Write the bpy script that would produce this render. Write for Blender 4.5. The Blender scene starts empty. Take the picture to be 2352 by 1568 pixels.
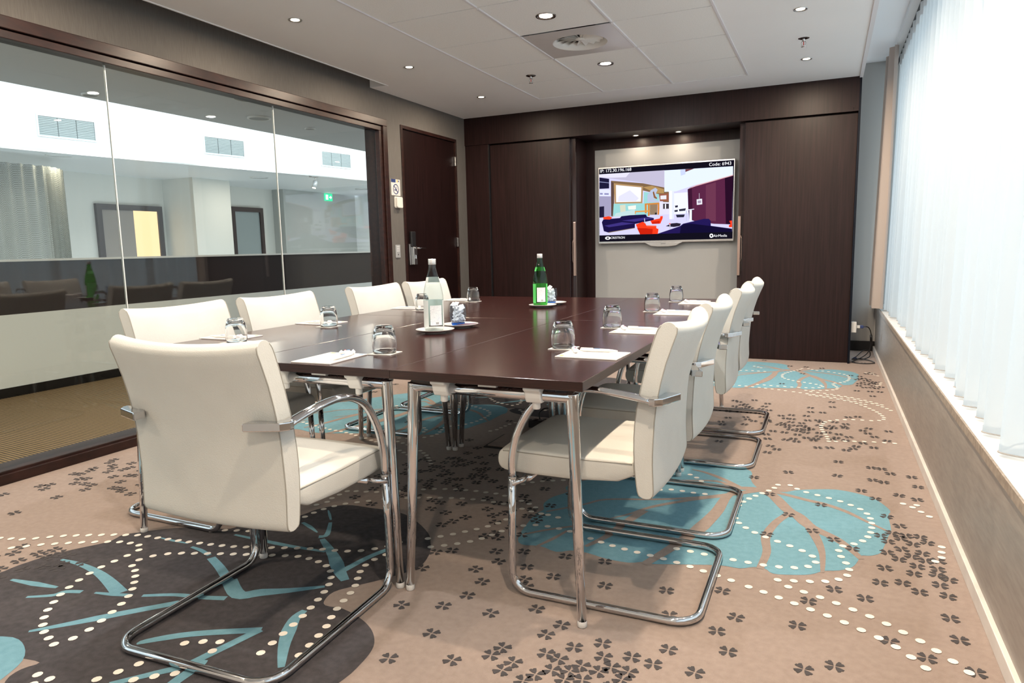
import bpy, bmesh, math, random
from mathutils import Vector, Matrix
PI = math.pi
random.seed(7)
S = bpy.context.scene
C = S.collection

# ------------------------------------------------------------------ camera
YAW, PITCH, ROLL, FPX, CAMZ = 0.428029, 0.1349305, -0.0212064, 1588.0, 1.11
_f = Vector((-math.sin(YAW)*math.cos(PITCH), math.cos(YAW)*math.cos(PITCH), -math.sin(PITCH)))
_r = Vector((math.cos(YAW), math.sin(YAW), 0)); _u = _r.cross(_f)
CR = math.cos(ROLL)*_r + math.sin(ROLL)*_u
CU = -math.sin(ROLL)*_r + math.cos(ROLL)*_u
cd = bpy.data.cameras.new('camera'); cam = bpy.data.objects.new('camera', cd); C.objects.link(cam)
cd.sensor_width = 36; cd.lens = FPX/2352*36; cd.clip_start = .02; cd.clip_end = 200
cam.matrix_world = Matrix(((CR.x, CU.x, -_f.x, 0), (CR.y, CU.y, -_f.y, 0), (CR.z, CU.z, -_f.z, CAMZ), (0, 0, 0, 1)))
S.camera = cam
def pixz(x, y, z=0.0):
    """where the sight line through a photo pixel meets the horizontal plane at height z"""
    d = CR*((x-1176)/FPX) - CU*((y-784)/FPX) + _f
    t = (z-CAMZ)/d.z
    return (d.x*t, d.y*t)

# ------------------------------------------------------------------ world, exposure
W = bpy.data.worlds.new('overcast_sky'); S.world = W; W.use_nodes = True
W.node_tree.nodes['Background'].inputs[0].default_value = (0.80, 0.92, 1.0, 1)
W.node_tree.nodes['Background'].inputs[1].default_value = 1.08
vs = S.view_settings
S.display_settings.display_device = 'sRGB'
vs.view_transform = 'Standard'; vs.look = 'None'; vs.gamma = 1; vs.exposure = 0.95; vs.use_curve_mapping = False
cy = S.cycles
cy.max_bounces = 9; cy.diffuse_bounces = 5; cy.glossy_bounces = 4; cy.transmission_bounces = 8; cy.transparent_max_bounces = 12
cy.use_adaptive_sampling = True; cy.adaptive_threshold = .025
cy.caustics_reflective = False; cy.caustics_refractive = True
cy.sample_clamp_indirect = 4; cy.blur_glossy = 0.6
WARM = (1.0, 0.81, 0.61); NEUT = (1.0, 0.98, 0.95)
LEFT_W, RIGHT_W, TILE_W, NICHE_W = 10.5, 15.0, 9.0, 1.1

# ------------------------------------------------------------------ materials
MATS = {}
def pmat(name, col, rough=.5, metal=0, spec=.5, trans=0, ior=1.45, emit=None, es=0, coat=0, sheen=0):
    if name in MATS: return MATS[name]
    m = bpy.data.materials.new(name); m.use_nodes = True
    b = m.node_tree.nodes['Principled BSDF']
    b.inputs['Base Color'].default_value = (*col, 1); b.inputs['Roughness'].default_value = rough
    b.inputs['Metallic'].default_value = metal; b.inputs['Specular IOR Level'].default_value = spec
    b.inputs['Transmission Weight'].default_value = trans; b.inputs['IOR'].default_value = ior
    b.inputs['Coat Weight'].default_value = coat; b.inputs['Sheen Weight'].default_value = sheen
    if emit: b.inputs['Emission Color'].default_value = (*emit, 1); b.inputs['Emission Strength'].default_value = es
    MATS[name] = m
    return m
def nd(m, t, **k):
    n = m.node_tree.nodes.new(t)
    for a, v in k.items(): setattr(n, a, v)
    return n
def lk(m, a, b): m.node_tree.links.new(a, b)
def grain(name, c1, c2, scale=(1, 1, 1), noise=4.0, detail=4, rough=.5, bump=0, bscale=None, **k):
    """principled with object-space noise (stretched by scale) mixing two colours, optional bump"""
    m = pmat(name, c1, rough, **k); b = m.node_tree.nodes['Principled BSDF']
    tc = nd(m, 'ShaderNodeTexCoord'); mp = nd(m, 'ShaderNodeMapping'); mp.inputs['Scale'].default_value = scale
    lk(m, tc.outputs['Object'], mp.inputs[0])
    n = nd(m, 'ShaderNodeTexNoise'); n.inputs['Scale'].default_value = noise; n.inputs['Detail'].default_value = detail
    lk(m, mp.outputs[0], n.inputs['Vector'])
    r = nd(m, 'ShaderNodeValToRGB'); r.color_ramp.elements[0].position = .32; r.color_ramp.elements[1].position = .68
    r.color_ramp.elements[0].color = (*c1, 1); r.color_ramp.elements[1].color = (*c2, 1)
    lk(m, n.outputs['Fac'], r.inputs[0]); lk(m, r.outputs[0], b.inputs['Base Color'])
    if bump:
        n2 = n
        if bscale:
            n2 = nd(m, 'ShaderNodeTexNoise'); n2.inputs['Scale'].default_value = bscale; n2.inputs['Detail'].default_value = 3
            lk(m, tc.outputs['Object'], n2.inputs['Vector'])
        bp = nd(m, 'ShaderNodeBump'); bp.inputs['Strength'].default_value = bump; bp.inputs['Distance'].default_value = .004
        lk(m, n2.outputs['Fac'], bp.inputs['Height']); lk(m, bp.outputs[0], b.inputs['Normal'])
    return m
def thin_glass(name, tint=(1, 1, 1), ior=1.5, boost=1.0, rough=0.0):
    m = bpy.data.materials.new(name); m.use_nodes = True; t = m.node_tree; t.nodes.clear()
    o = nd(m, 'ShaderNodeOutputMaterial'); mx = nd(m, 'ShaderNodeMixShader')
    r0 = ((ior-1)/(ior+1))**2
    ge = nd(m, 'ShaderNodeNewGeometry'); dt = nd(m, 'ShaderNodeVectorMath', operation='DOT_PRODUCT'); lk(m, ge.outputs['Normal'], dt.inputs[0]); lk(m, ge.outputs['Incoming'], dt.inputs[1])
    ab = nd(m, 'ShaderNodeMath', operation='ABSOLUTE'); lk(m, dt.outputs['Value'], ab.inputs[0])
    om = nd(m, 'ShaderNodeMath', operation='SUBTRACT', use_clamp=True); om.inputs[0].default_value = 1; lk(m, ab.outputs[0], om.inputs[1])
    pw = nd(m, 'ShaderNodeMath', operation='POWER'); pw.inputs[1].default_value = 5; lk(m, om.outputs[0], pw.inputs[0])
    fr = nd(m, 'ShaderNodeMath', operation='MULTIPLY_ADD'); fr.inputs[1].default_value = 1-r0; fr.inputs[2].default_value = r0; lk(m, pw.outputs[0], fr.inputs[0])
    tr = nd(m, 'ShaderNodeBsdfTransparent'); tr.inputs[0].default_value = (*tint, 1)
    gl = nd(m, 'ShaderNodeBsdfGlossy'); gl.inputs['Roughness'].default_value = rough
    mu = nd(m, 'ShaderNodeMath', operation='MULTIPLY', use_clamp=True); mu.inputs[1].default_value = boost
    lk(m, fr.outputs[0], mu.inputs[0]); lk(m, mu.outputs[0], mx.inputs[0]); lk(m, tr.outputs[0], mx.inputs[1]); lk(m, gl.outputs[0], mx.inputs[2]); lk(m, mx.outputs[0], o.inputs[0])
    MATS[name] = m
    return m
def sheer(name, col, ft, ftl):
    """woven sheer: part of the light passes straight, part is scattered through, rest is reflected"""
    m = bpy.data.materials.new(name); m.use_nodes = True; t = m.node_tree; t.nodes.clear()
    o = nd(m, 'ShaderNodeOutputMaterial'); m1 = nd(m, 'ShaderNodeMixShader'); m2 = nd(m, 'ShaderNodeMixShader')
    tr = nd(m, 'ShaderNodeBsdfTransparent'); tl = nd(m, 'ShaderNodeBsdfTranslucent'); df = nd(m, 'ShaderNodeBsdfDiffuse')
    tl.inputs[0].default_value = (*col, 1); df.inputs[0].default_value = (*col, 1)
    m1.inputs[0].default_value = ftl; lk(m, df.outputs[0], m1.inputs[1]); lk(m, tl.outputs[0], m1.inputs[2])
    m2.inputs[0].default_value = ft; lk(m, m1.outputs[0], m2.inputs[1]); lk(m, tr.outputs[0], m2.inputs[2]); lk(m, m2.outputs[0], o.inputs[0])
    MATS[name] = m
    return m
def emat(name, col, s=1.0):
    if name in MATS: return MATS[name]
    m = bpy.data.materials.new(name); m.use_nodes = True; m.node_tree.nodes.clear()
    o = nd(m, 'ShaderNodeOutputMaterial'); e = nd(m, 'ShaderNodeEmission'); e.inputs[0].default_value = (*col, 1); e.inputs[1].default_value = s
    lk(m, e.outputs[0], o.inputs[0]); MATS[name] = m
    return m
WENGE = grain('wenge_panel', (.0110, .0042, .0042), (.0215, .0088, .0088), (14, 14, .5), 5, 5, rough=.42, spec=.28)
DOORW = grain('wenge_door', (.0065, .0023, .0024), (.0145, .0052, .0052), (22, 22, .5), 4, 5, rough=.4, spec=.25)
FRAMEW = grain('mahogany_frame', (.013, .0042, .0035), (.030, .010, .0075), (9, 3, 9), 4, 4, rough=.38)
TABLEW = grain('table_veneer', (.019, .0038, .0036), (.035, .0080, .0072), (16, 1.2, 16), 5, 5, rough=.2, spec=.55)
EDGEW = grain('table_edge_veneer', (.010, .0030, .0026), (.034, .011, .008), (1.5, 1.5, 60), 6, 4, rough=.35)
LEATHER = grain('ivory_leather', (.605, .597, .562), (.645, .637, .60), (1, 1, 1), 6, 3, rough=.5, bump=.2, bscale=330, spec=.25)
PIPING = pmat('leather_piping', (.36, .34, .30), .5)
CHROME = pmat('chrome', (.66, .66, .68), .05, 1)
STEEL = pmat('brushed_steel', (.58, .58, .58), .28, 1)
BRONZE = pmat('bronze_pull', (.42, .30, .26), .3, .8)
WHITEP = pmat('white_plastic', (.75, .74, .72), .35)
OFFW = pmat('off_white_plastic', (.70, .69, .64), .4)
BLACKP = pmat('black_plastic', (.012, .012, .014), .4)
NAVY = pmat('navy_plastic', (.03, .05, .16), .4)
CEIL = grain('ceiling_paint', (.90, .91, .93), (.92, .93, .95), (1, 1, 1), 2, 2, rough=.55)
TILE = grain('mineral_tile', (.85, .86, .86), (.92, .93, .93), (1, 1, 1), 130, 3, rough=.85, bump=.12, bscale=260)
BARW = pmat('grid_bar_white', (.78, .77, .80), .35)
FABRICW = grain('woven_wallcovering', (.100, .092, .085), (.132, .122, .113), (90, 90, 3), 4, 5, rough=.8, bump=.1)
PAINTG = pmat('grey_paint', (.46, .46, .45), .7)
WHITEW = pmat('white_paint', (.80, .80, .79), .5)
NICHE = grain('pale_grey_panel', (.33, .335, .335), (.35, .355, .355), (1, 1, 1), 2, 2, rough=.42)
LOWWALL = grain('taupe_laminate', (.23, .20, .175), (.29, .255, .225), (4, 4, 30), 3, 4, rough=.42)
MARBLE = grain('white_marble', (.80, .79, .77), (.70, .67, .63), (1, 1, 1), 5, 6, rough=.22)
SILLEDGE = grain('sill_edge', (.20, .16, .125), (.34, .28, .225), (3, 8, 8), 5, 4, rough=.4)
SKIRT = grain('skirting_white', (.70, .66, .62), (.60, .56, .52), (2, 2, 2), 4, 4, rough=.4)
CARPET = grain('carpet_tan', (.315, .238, .200), (.365, .280, .237), (1, 1, 1), 45, 9, rough=.95, bump=.8, bscale=520, sheen=.15)
CBLUE = grain('carpet_blue', (.165, .35, .43), (.20, .40, .485), (1, 1, 1), 45, 9, rough=.95, bump=.8, bscale=520)
CDARK = grain('carpet_charcoal', (.052, .047, .052), (.078, .070, .076), (1, 1, 1), 45, 9, rough=.95, bump=.8, bscale=520)
CCLOV = grain('carpet_clover', (.050, .045, .047), (.068, .060, .062), (1, 1, 1), 30, 3, rough=.95)
CDOT = pmat('carpet_cream', (.80, .74, .66), .95)
CORC = None
GLASSW = thin_glass('partition_glass', (.94, .965, .95), 1.5, 1.0)
WINGL = thin_glass('window_glass', (.96, .98, .98), 1.45, .5)
GLASS = pmat('clear_glass', (1, 1, 1), 0, trans=1, ior=1.45)
WATER = thin_glass('clear_bottle_glass', (.90, .95, .95), 1.55)
GREENG = thin_glass('green_bottle_glass', (.16, .72, .16), 1.55)
BLUEG = thin_glass('blue_base_glass', (.06, .36, .80), 1.5)
TUMBG = thin_glass('tumbler_glass', (.88, .93, .98), 1.5)
CHINA = pmat('white_china', (.62, .60, .58), .15)
PAPER = pmat('paper', (.66, .64, .63), .7)
PAPERE = pmat('card_white', (.62, .60, .58), .6)
SHEER = sheer('sheer_voile', (.74, .775, .80), .26, .88)
DRAPE = sheer('beige_drape', (.50, .42, .375), .0, .2)
MESHC = grain('metal_mesh', (.30, .30, .26), (.62, .62, .56), (1, 1, 1), 90, 1, rough=.5, metal=.2)

# ------------------------------------------------------------------ mesh helpers
class MB:
    def __init__(s): s.v = []; s.f = []; s.m = []; s.mi = 0; s.smooth = False; s.sm = []
    def add(s, vs, fs):
        o = len(s.v); s.v += [tuple(v) for v in vs]
        for f in fs: s.f.append([i+o for i in f]); s.m.append(s.mi); s.sm.append(s.smooth)
        return s
    def box(s, x0, x1, y0, y1, z0, z1):
        if x0 > x1: x0, x1 = x1, x0
        if y0 > y1: y0, y1 = y1, y0
        return s.add([(x0, y0, z0), (x1, y0, z0), (x1, y1, z0), (x0, y1, z0), (x0, y0, z1), (x1, y0, z1), (x1, y1, z1), (x0, y1, z1)],
                     [(3, 2, 1, 0), (4, 5, 6, 7), (0, 1, 5, 4), (1, 2, 6, 5), (2, 3, 7, 6), (3, 0, 4, 7)])
    def poly(s, pts, z=None):
        return s.add([(p[0], p[1], z) if z is not None else p for p in pts], [list(range(len(pts)))])
    def prism(s, pts, axis, a, b):
        """extrude 2D pts along axis ('x','y','z') from a to b"""
        def P(p, t): return {'x': (t, p[0], p[1]), 'y': (p[0], t, p[1]), 'z': (p[0], p[1], t)}[axis]
        n = len(pts)
        return s.add([P(p, a) for p in pts]+[P(p, b) for p in pts], [list(range(n))[::-1], [n+i for i in range(n)]]+[(i, (i+1) % n, n+(i+1) % n, n+i) for i in range(n)])
    def sweep(s, path, r, n=10, closed=False, lat=None):
        """tube along path; r: radius, or list of (a,b) half sizes along (lat, normal); lat: fixed lateral axis"""
        P = [Vector(p) for p in path]; N = len(P); s.smooth = True
        T = []
        for i in range(N):
            a = P[i-1] if (i > 0 or closed) else P[i]; b = P[(i+1) % N] if (i < N-1 or closed) else P[i]
            T.append((b-a).normalized())
        if lat: L = [(Vector(lat)-T[i]*T[i].dot(Vector(lat))).normalized() for i in range(N)]
        else:
            ref = Vector((0, 0, 1)) if abs(T[0].z) < .9 else Vector((1, 0, 0))
            l = T[0].cross(ref).normalized(); L = [l]
            for i in range(1, N):
                l = l-T[i]*l.dot(T[i]); l = l.normalized() if l.length > 1e-6 else L[-1]; L.append(l)
        vs = []
        for i in range(N):
            q = r[i] if isinstance(r, (list, tuple)) else r
            a, b = q if isinstance(q, (list, tuple)) else (q, q)
            B = T[i].cross(L[i])
            for k in range(n):
                t = 2*PI*k/n; vs.append(P[i]+L[i]*(a*math.cos(t))+B*(b*math.sin(t)))
        fs = []
        for i in range(N if closed else N-1):
            j = (i+1) % N
            for k in range(n): fs.append((i*n+k, i*n+(k+1) % n, j*n+(k+1) % n, j*n+k))
        if not closed: fs += [list(range(n))[::-1], [(N-1)*n+k for k in range(n)]]
        s.add(vs, fs); s.smooth = False
        return s
    def lathe(s, prof, cx=0, cy=0, n=28, a0=0, a1=2*PI, z=0):
        full = abs(a1-a0-2*PI) < 1e-6; M = n if full else n+1; s.smooth = True
        vs = [(cx+r*math.cos(a0+(a1-a0)*k/n), cy+r*math.sin(a0+(a1-a0)*k/n), z+h) for r, h in prof for k in range(M)]
        fs = []
        for i in range(len(prof)-1):
            for k in range(n):
                k2 = (k+1) % M if full else k+1
                fs.append((i*M+k, i*M+k2, (i+1)*M+k2, (i+1)*M+k))
        s.add(vs, fs); s.smooth = False
        return s
    def mesh(s, name, mats):
        me = bpy.data.meshes.new(name); me.from_pydata(s.v, [], s.f); me.update()
        for m in (mats if isinstance(mats, (list, tuple)) else [mats]): me.materials.append(m)
        me.polygons.foreach_set('material_index', s.m); me.polygons.foreach_set('use_smooth', s.sm); me.update()
        return me
    def build(s, name, mats, parent=None, bevel=0, seg=2):
        o = bpy.data.objects.new(name, s.mesh(name, mats)); C.objects.link(o)
        if parent: o.parent = parent
        if bevel:
            b = o.modifiers.new('bevel', 'BEVEL'); b.width = bevel; b.segments = seg; b.limit_method = 'ANGLE'; b.angle_limit = .6
        return o
def tag(o, label=None, cat=None, group=None, kind=None):
    if label: o['label'] = label
    if cat: o['category'] = cat
    if group: o['group'] = group
    if kind: o['kind'] = kind
    return o
def empty(name, loc=(0, 0, 0), rz=0):
    o = bpy.data.objects.new(name, None); C.objects.link(o); o.location = loc; o.rotation_euler = (0, 0, rz); o.empty_display_size = .1
    return o
def copy_tree(o, parent=None):
    c = o.copy(); C.objects.link(c); c.parent = parent
    for ch in list(o.children): copy_tree(ch, c)
    return c
def box(name, m, x0, x1, y0, y1, z0, z1, parent=None, bevel=0): return MB().box(x0, x1, y0, y1, z0, z1).build(name, m, parent, bevel)
def struct(o, label=None): return tag(o, label, kind='structure')
def arc(c, r, a0, a1, n): return [(c[0]+r*math.cos(a0+(a1-a0)*i/n), c[1]+r*math.sin(a0+(a1-a0)*i/n)) for i in range(n+1)]
def text_mesh(body, size, align='LEFT'):
    cu = bpy.data.curves.new('t', 'FONT'); cu.body = body; cu.size = size; cu.align_x = align; cu.resolution_u = 3
    o = bpy.data.objects.new('t', cu); C.objects.link(o)
    dg = bpy.context.evaluated_depsgraph_get(); dg.update()
    me = bpy.data.meshes.new_from_object(o.evaluated_get(dg)); bpy.data.objects.remove(o)
    return me

# ------------------------------------------------------------------ room shell
XL, XR, YN, YF, ZC = -3.67, .46, -1.0, 6.90, 2.51
YE = 7.78                                    # end wall of the window bay
FLOOR = struct(box('floor', CARPET, XL, XR+.01, YN, YE, -.06, 0), 'tan patterned carpet floor of the meeting room')

# ---- carpet print: shapes read off the floor, in repeats of 3.2 m
PER = 3.22; WTS = .18
def clip(pts, x0=XL+.06, x1=XR-.016, y0=YN, y1=YE):
    for ax, v, sg in ((0, x0, 1), (0, x1, -1), (1, y0, 1), (1, y1, -1)):
        out = []
        for i in range(len(pts)):
            a, b = pts[i-1], pts[i]; ia = (a[ax]-v)*sg >= 0; ib = (b[ax]-v)*sg >= 0
            if ia != ib:
                t = (v-a[ax])/(b[ax]-a[ax]); out.append((a[0]+t*(b[0]-a[0]), a[1]+t*(b[1]-a[1])))
            if ib: out.append(b)
        pts = out
        if not pts: break
    return pts
def smooth_closed(p, k=3):
    out = []; n = len(p)
    for i in range(n):
        p0, p1, p2, p3 = p[i-1], p[i], p[(i+1) % n], p[(i+2) % n]
        for j in range(k):
            t = j/k; out.append(tuple(.5*(2*p1[a]+(-p0[a]+p2[a])*t+(2*p0[a]-5*p1[a]+4*p2[a]-p3[a])*t*t+(-p0[a]+3*p1[a]-3*p2[a]+p3[a])*t**3) for a in (0, 1)))
    return out
def smooth_open(p, k=4):
    q = [p[0]]+list(p)+[p[-1]]; out = []
    for i in range(1, len(q)-2):
        p0, p1, p2, p3 = q[i-1:i+3]
        for j in range(k):
            t = j/k; out.append(tuple(.5*(2*p1[a]+(-p0[a]+p2[a])*t+(2*p0[a]-5*p1[a]+4*p2[a]-p3[a])*t*t+(-p0[a]+3*p1[a]-3*p2[a]+p3[a])*t**3) for a in (0, 1)))
    return out+[p[-1]]
def F(L): return [pixz(x, y) for x, y in L]
def stroke(p, w0, wm, w1):
    p = smooth_open(p); n = len(p); L = []; R_ = []
    for i in range(n):
        a = Vector(p[max(0, i-1)]); b = Vector(p[min(n-1, i+1)]); d = (b-a).normalized(); t = i/(n-1)
        w = (w0+(wm-w0)*t*2 if t < .5 else wm+(w1-wm)*(t*2-1))/2
        L.append((p[i][0]-d.y*w, p[i][1]+d.x*w)); R_.append((p[i][0]+d.y*w, p[i][1]-d.x*w))
    return L, R_
BLUE_OUT = F([(1754, 1126), (1801, 1130), (1826, 1126), (1862, 1124), (1917, 1124), (1964, 1132), (2007, 1145), (2032, 1161), (2045, 1174), (2040, 1185), (2047, 1217), (2040, 1232), (2031, 1254), (2022, 1270), (2000, 1276), (1978, 1276), (1971, 1287), (1958, 1302), (1927, 1310), (1892, 1311), (1862, 1319), (1819, 1320), (1775, 1317), (1758, 1306), (1732, 1302), (1699, 1305), (1652, 1298), (1560, 1296), (1500, 1295), (1480, 1290), (1444, 1292), (1393, 1283), (1350, 1270), (1314, 1264), (1277, 1267), (1241, 1254), (1198, 1250), (1191, 1232), (1216, 1196), (1234, 1178), (1249, 1170), (1249, 1156), (1270, 1141), (1303, 1130), (1299, 1120), (1317, 1107), (1357, 1101), (1450, 1076), (1520, 1060), (1583, 1054), (1638, 1060), (1681, 1067), (1725, 1082), (1724, 1100), (1735, 1116)])
BLUE_V = [([(1757, 1127), (1779, 1141), (1808, 1170), (1833, 1185), (1862, 1210), (1917, 1236), (1953, 1261), (1978, 1284)], .05, .055, .02),
          ([(1765, 1128), (1801, 1135), (1848, 1147), (1898, 1159), (1946, 1176), (1989, 1197), (2045, 1223)], .03, .03, .012),
          ([(1818, 1176), (1783, 1199), (1759, 1232), (1761, 1268), (1745, 1306)], .03, .034, .024),
          ([(1862, 1213), (1880, 1246), (1889, 1275), (1889, 1315)], .04, .026, .012),
          ([(1757, 1126), (1720, 1122), (1688, 1119), (1645, 1105), (1565, 1103)], .06, .034, .01),
          ([(1700, 1120), (1660, 1100), (1620, 1085), (1590, 1078)], .03, .026, .01),
          ([(1740, 1126), (1674, 1136), (1600, 1143), (1500, 1147), (1393, 1147), (1339, 1159), (1255, 1175)], .04, .02, .012),
          ([(1672, 1138), (1600, 1146), (1502, 1163), (1444, 1181), (1395, 1192)], .03, .022, .006),
          ([(1480, 1172), (1437, 1200), (1393, 1232), (1345, 1255)], .04, .035, .016),
          ([(1690, 1128), (1668, 1142), (1647, 1174), (1611, 1210), (1582, 1232), (1538, 1261), (1480, 1296)], .03, .06, .03),
          ([(1321, 1208), (1256, 1217), (1200, 1228)], .012, .016, .01), ([(1303, 1219), (1267, 1239), (1230, 1256)], .012, .018, .01)]
DARK_OUT = F([(0, 1315), (40, 1299), (101, 1279), (162, 1263), (242, 1246), (263, 1238), (283, 1228), (323, 1222), (404, 1212), (470, 1212), (529, 1214), (565, 1202), (646, 1194), (695, 1182), (727, 1170), (767, 1162), (808, 1160), (850, 1166), (893, 1172), (930, 1181), (959, 1199), (984, 1225), (989, 1246), (988, 1268), (973, 1293), (951, 1308), (915, 1320), (860, 1335), (808, 1347), (767, 1359), (747, 1376), (747, 1390), (788, 1398), (828, 1420), (852, 1444), (860, 1469), (854, 1493), (828, 1525), (788, 1561), (690, 1625), (540, 1690), (330, 1720), (130, 1690), (10, 1620), (12, 1565), (48, 1537), (91, 1521), (40, 1510), (0, 1503), (-70, 1480), (-150, 1440), (-150, 1380), (-70, 1335)])
DARK_V = [([(141, 1285), (182, 1295), (222, 1313), (250, 1335), (275, 1362)], .012, .03, .05), ([(218, 1361), (260, 1365), (303, 1367)], .01, .02, .016),
          ([(26, 1331), (81, 1341), (131, 1349)], .012, .028, .012), ([(61, 1371), (121, 1367), (150, 1359), (188, 1359)], .012, .022, .02),
          ([(66, 1450), (162, 1432), (283, 1408), (410, 1384)], .012, .035, .03), ([(327, 1368), (404, 1366), (464, 1372), (519, 1374)], .016, .022, .026),
          ([(364, 1234), (400, 1242), (432, 1248)], .006, .014, .008), ([(440, 1256), (460, 1263), (481, 1275)], .012, .018, .018),
          ([(485, 1281), (505, 1303), (521, 1327), (540, 1350)], .03, .034, .03), ([(527, 1333), (548, 1366), (598, 1361), (666, 1356), (746, 1347)], .05, .05, .014),
          ([(539, 1228), (606, 1242), (666, 1254), (747, 1267)], .012, .024, .014), ([(740, 1238), (765, 1275), (780, 1312), (793, 1333)], .02, .05, .028),
          ([(785, 1312), (848, 1279), (893, 1261)], .03, .026, .024), ([(695, 1200), (712, 1210), (729, 1223)], .014, .02, .006),
          ([(732, 1233), (751, 1228), (759, 1200)], .028, .022, .014), ([(754, 1172), (757, 1182), (760, 1194)], .006, .012, .008),
          ([(646, 1533), (654, 1477), (675, 1424), (700, 1402)], .018, .044, .02), ([(320, 1480), (335, 1473), (444, 1456), (600, 1447)], .012, .03, .03),
          ([(598, 1446), (485, 1501), (424, 1529), (350, 1548), (250, 1572)], .03, .028, .02), ([(470, 1516), (456, 1529), (404, 1565), (360, 1600)], .02, .034, .03)]
za = lambda L: F([(u/2.4758, 1000+v/2.4758) for u, v in L])
zb = lambda L: F([(850+u/2.7606, 1000+v/2.7606) for u, v in L])
zc = lambda L: F([(1500+u/2.7606, 1000+v/2.7606) for u, v in L])
zd = lambda L: F([(1550+u/4.238, 780+v/4.238) for u, v in L])
DOT_D = [za([(0, 585), (145, 592), (325, 573), (490, 568), (640, 565), (790, 568), (910, 585), (1040, 602), (1170, 618), (1310, 632), (1460, 638), (1630, 640), (1790, 645), (1940, 658), (2020, 660), (2105, 650), (2190, 635), (2300, 600)]),
         za([(65, 640), (250, 620), (430, 610), (590, 605), (665, 605), (735, 612), (790, 622), (790, 653), (715, 688), (632, 724), (545, 763), (475, 807), (408, 852), (350, 900), (305, 950), (268, 998), (247, 1047), (243, 1095), (258, 1138), (300, 1172), (318, 1213)]),
         za([(415, 1155), (522, 1097), (600, 1037), (665, 983), (720, 932), (750, 885), (763, 843), (770, 800), (768, 765), (748, 737), (803, 700), (900, 680), (990, 670), (1155, 672), (1310, 675), (1470, 680), (1635, 685), (1710, 690), (1775, 705), (1832, 727), (1875, 755), (1885, 793), (1878, 837), (1850, 883), (1810, 933), (1763, 985), (1712, 1038), (1650, 1093), (1580, 1155), (1510, 1215), (1430, 1282)]),
         za([(2260, 655), (2190, 680), (2125, 708), (2070, 745), (2040, 787), (2030, 830), (2013, 875), (1970, 922), (1925, 975), (1888, 1028), (1856, 1088), (1805, 1147), (1745, 1210), (1660, 1290)]),
         za([(1050, 1183), (1160, 1173), (1260, 1175), (1200, 1235)]), za([(790, 1300), (660, 1350), (515, 1400)]), za([(995, 1355), (870, 1372), (730, 1395)]),
         za([(1205, 545), (1285, 540), (1430, 544), (1590, 526), (1700, 480), (1768, 447), (1827, 424), (1895, 404), (1968, 388), (2040, 380), (2115, 370)]),
         za([(1800, 395), (1875, 375), (1890, 355), (1985, 313), (2045, 320), (2170, 323), (2310, 315)])]
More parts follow.
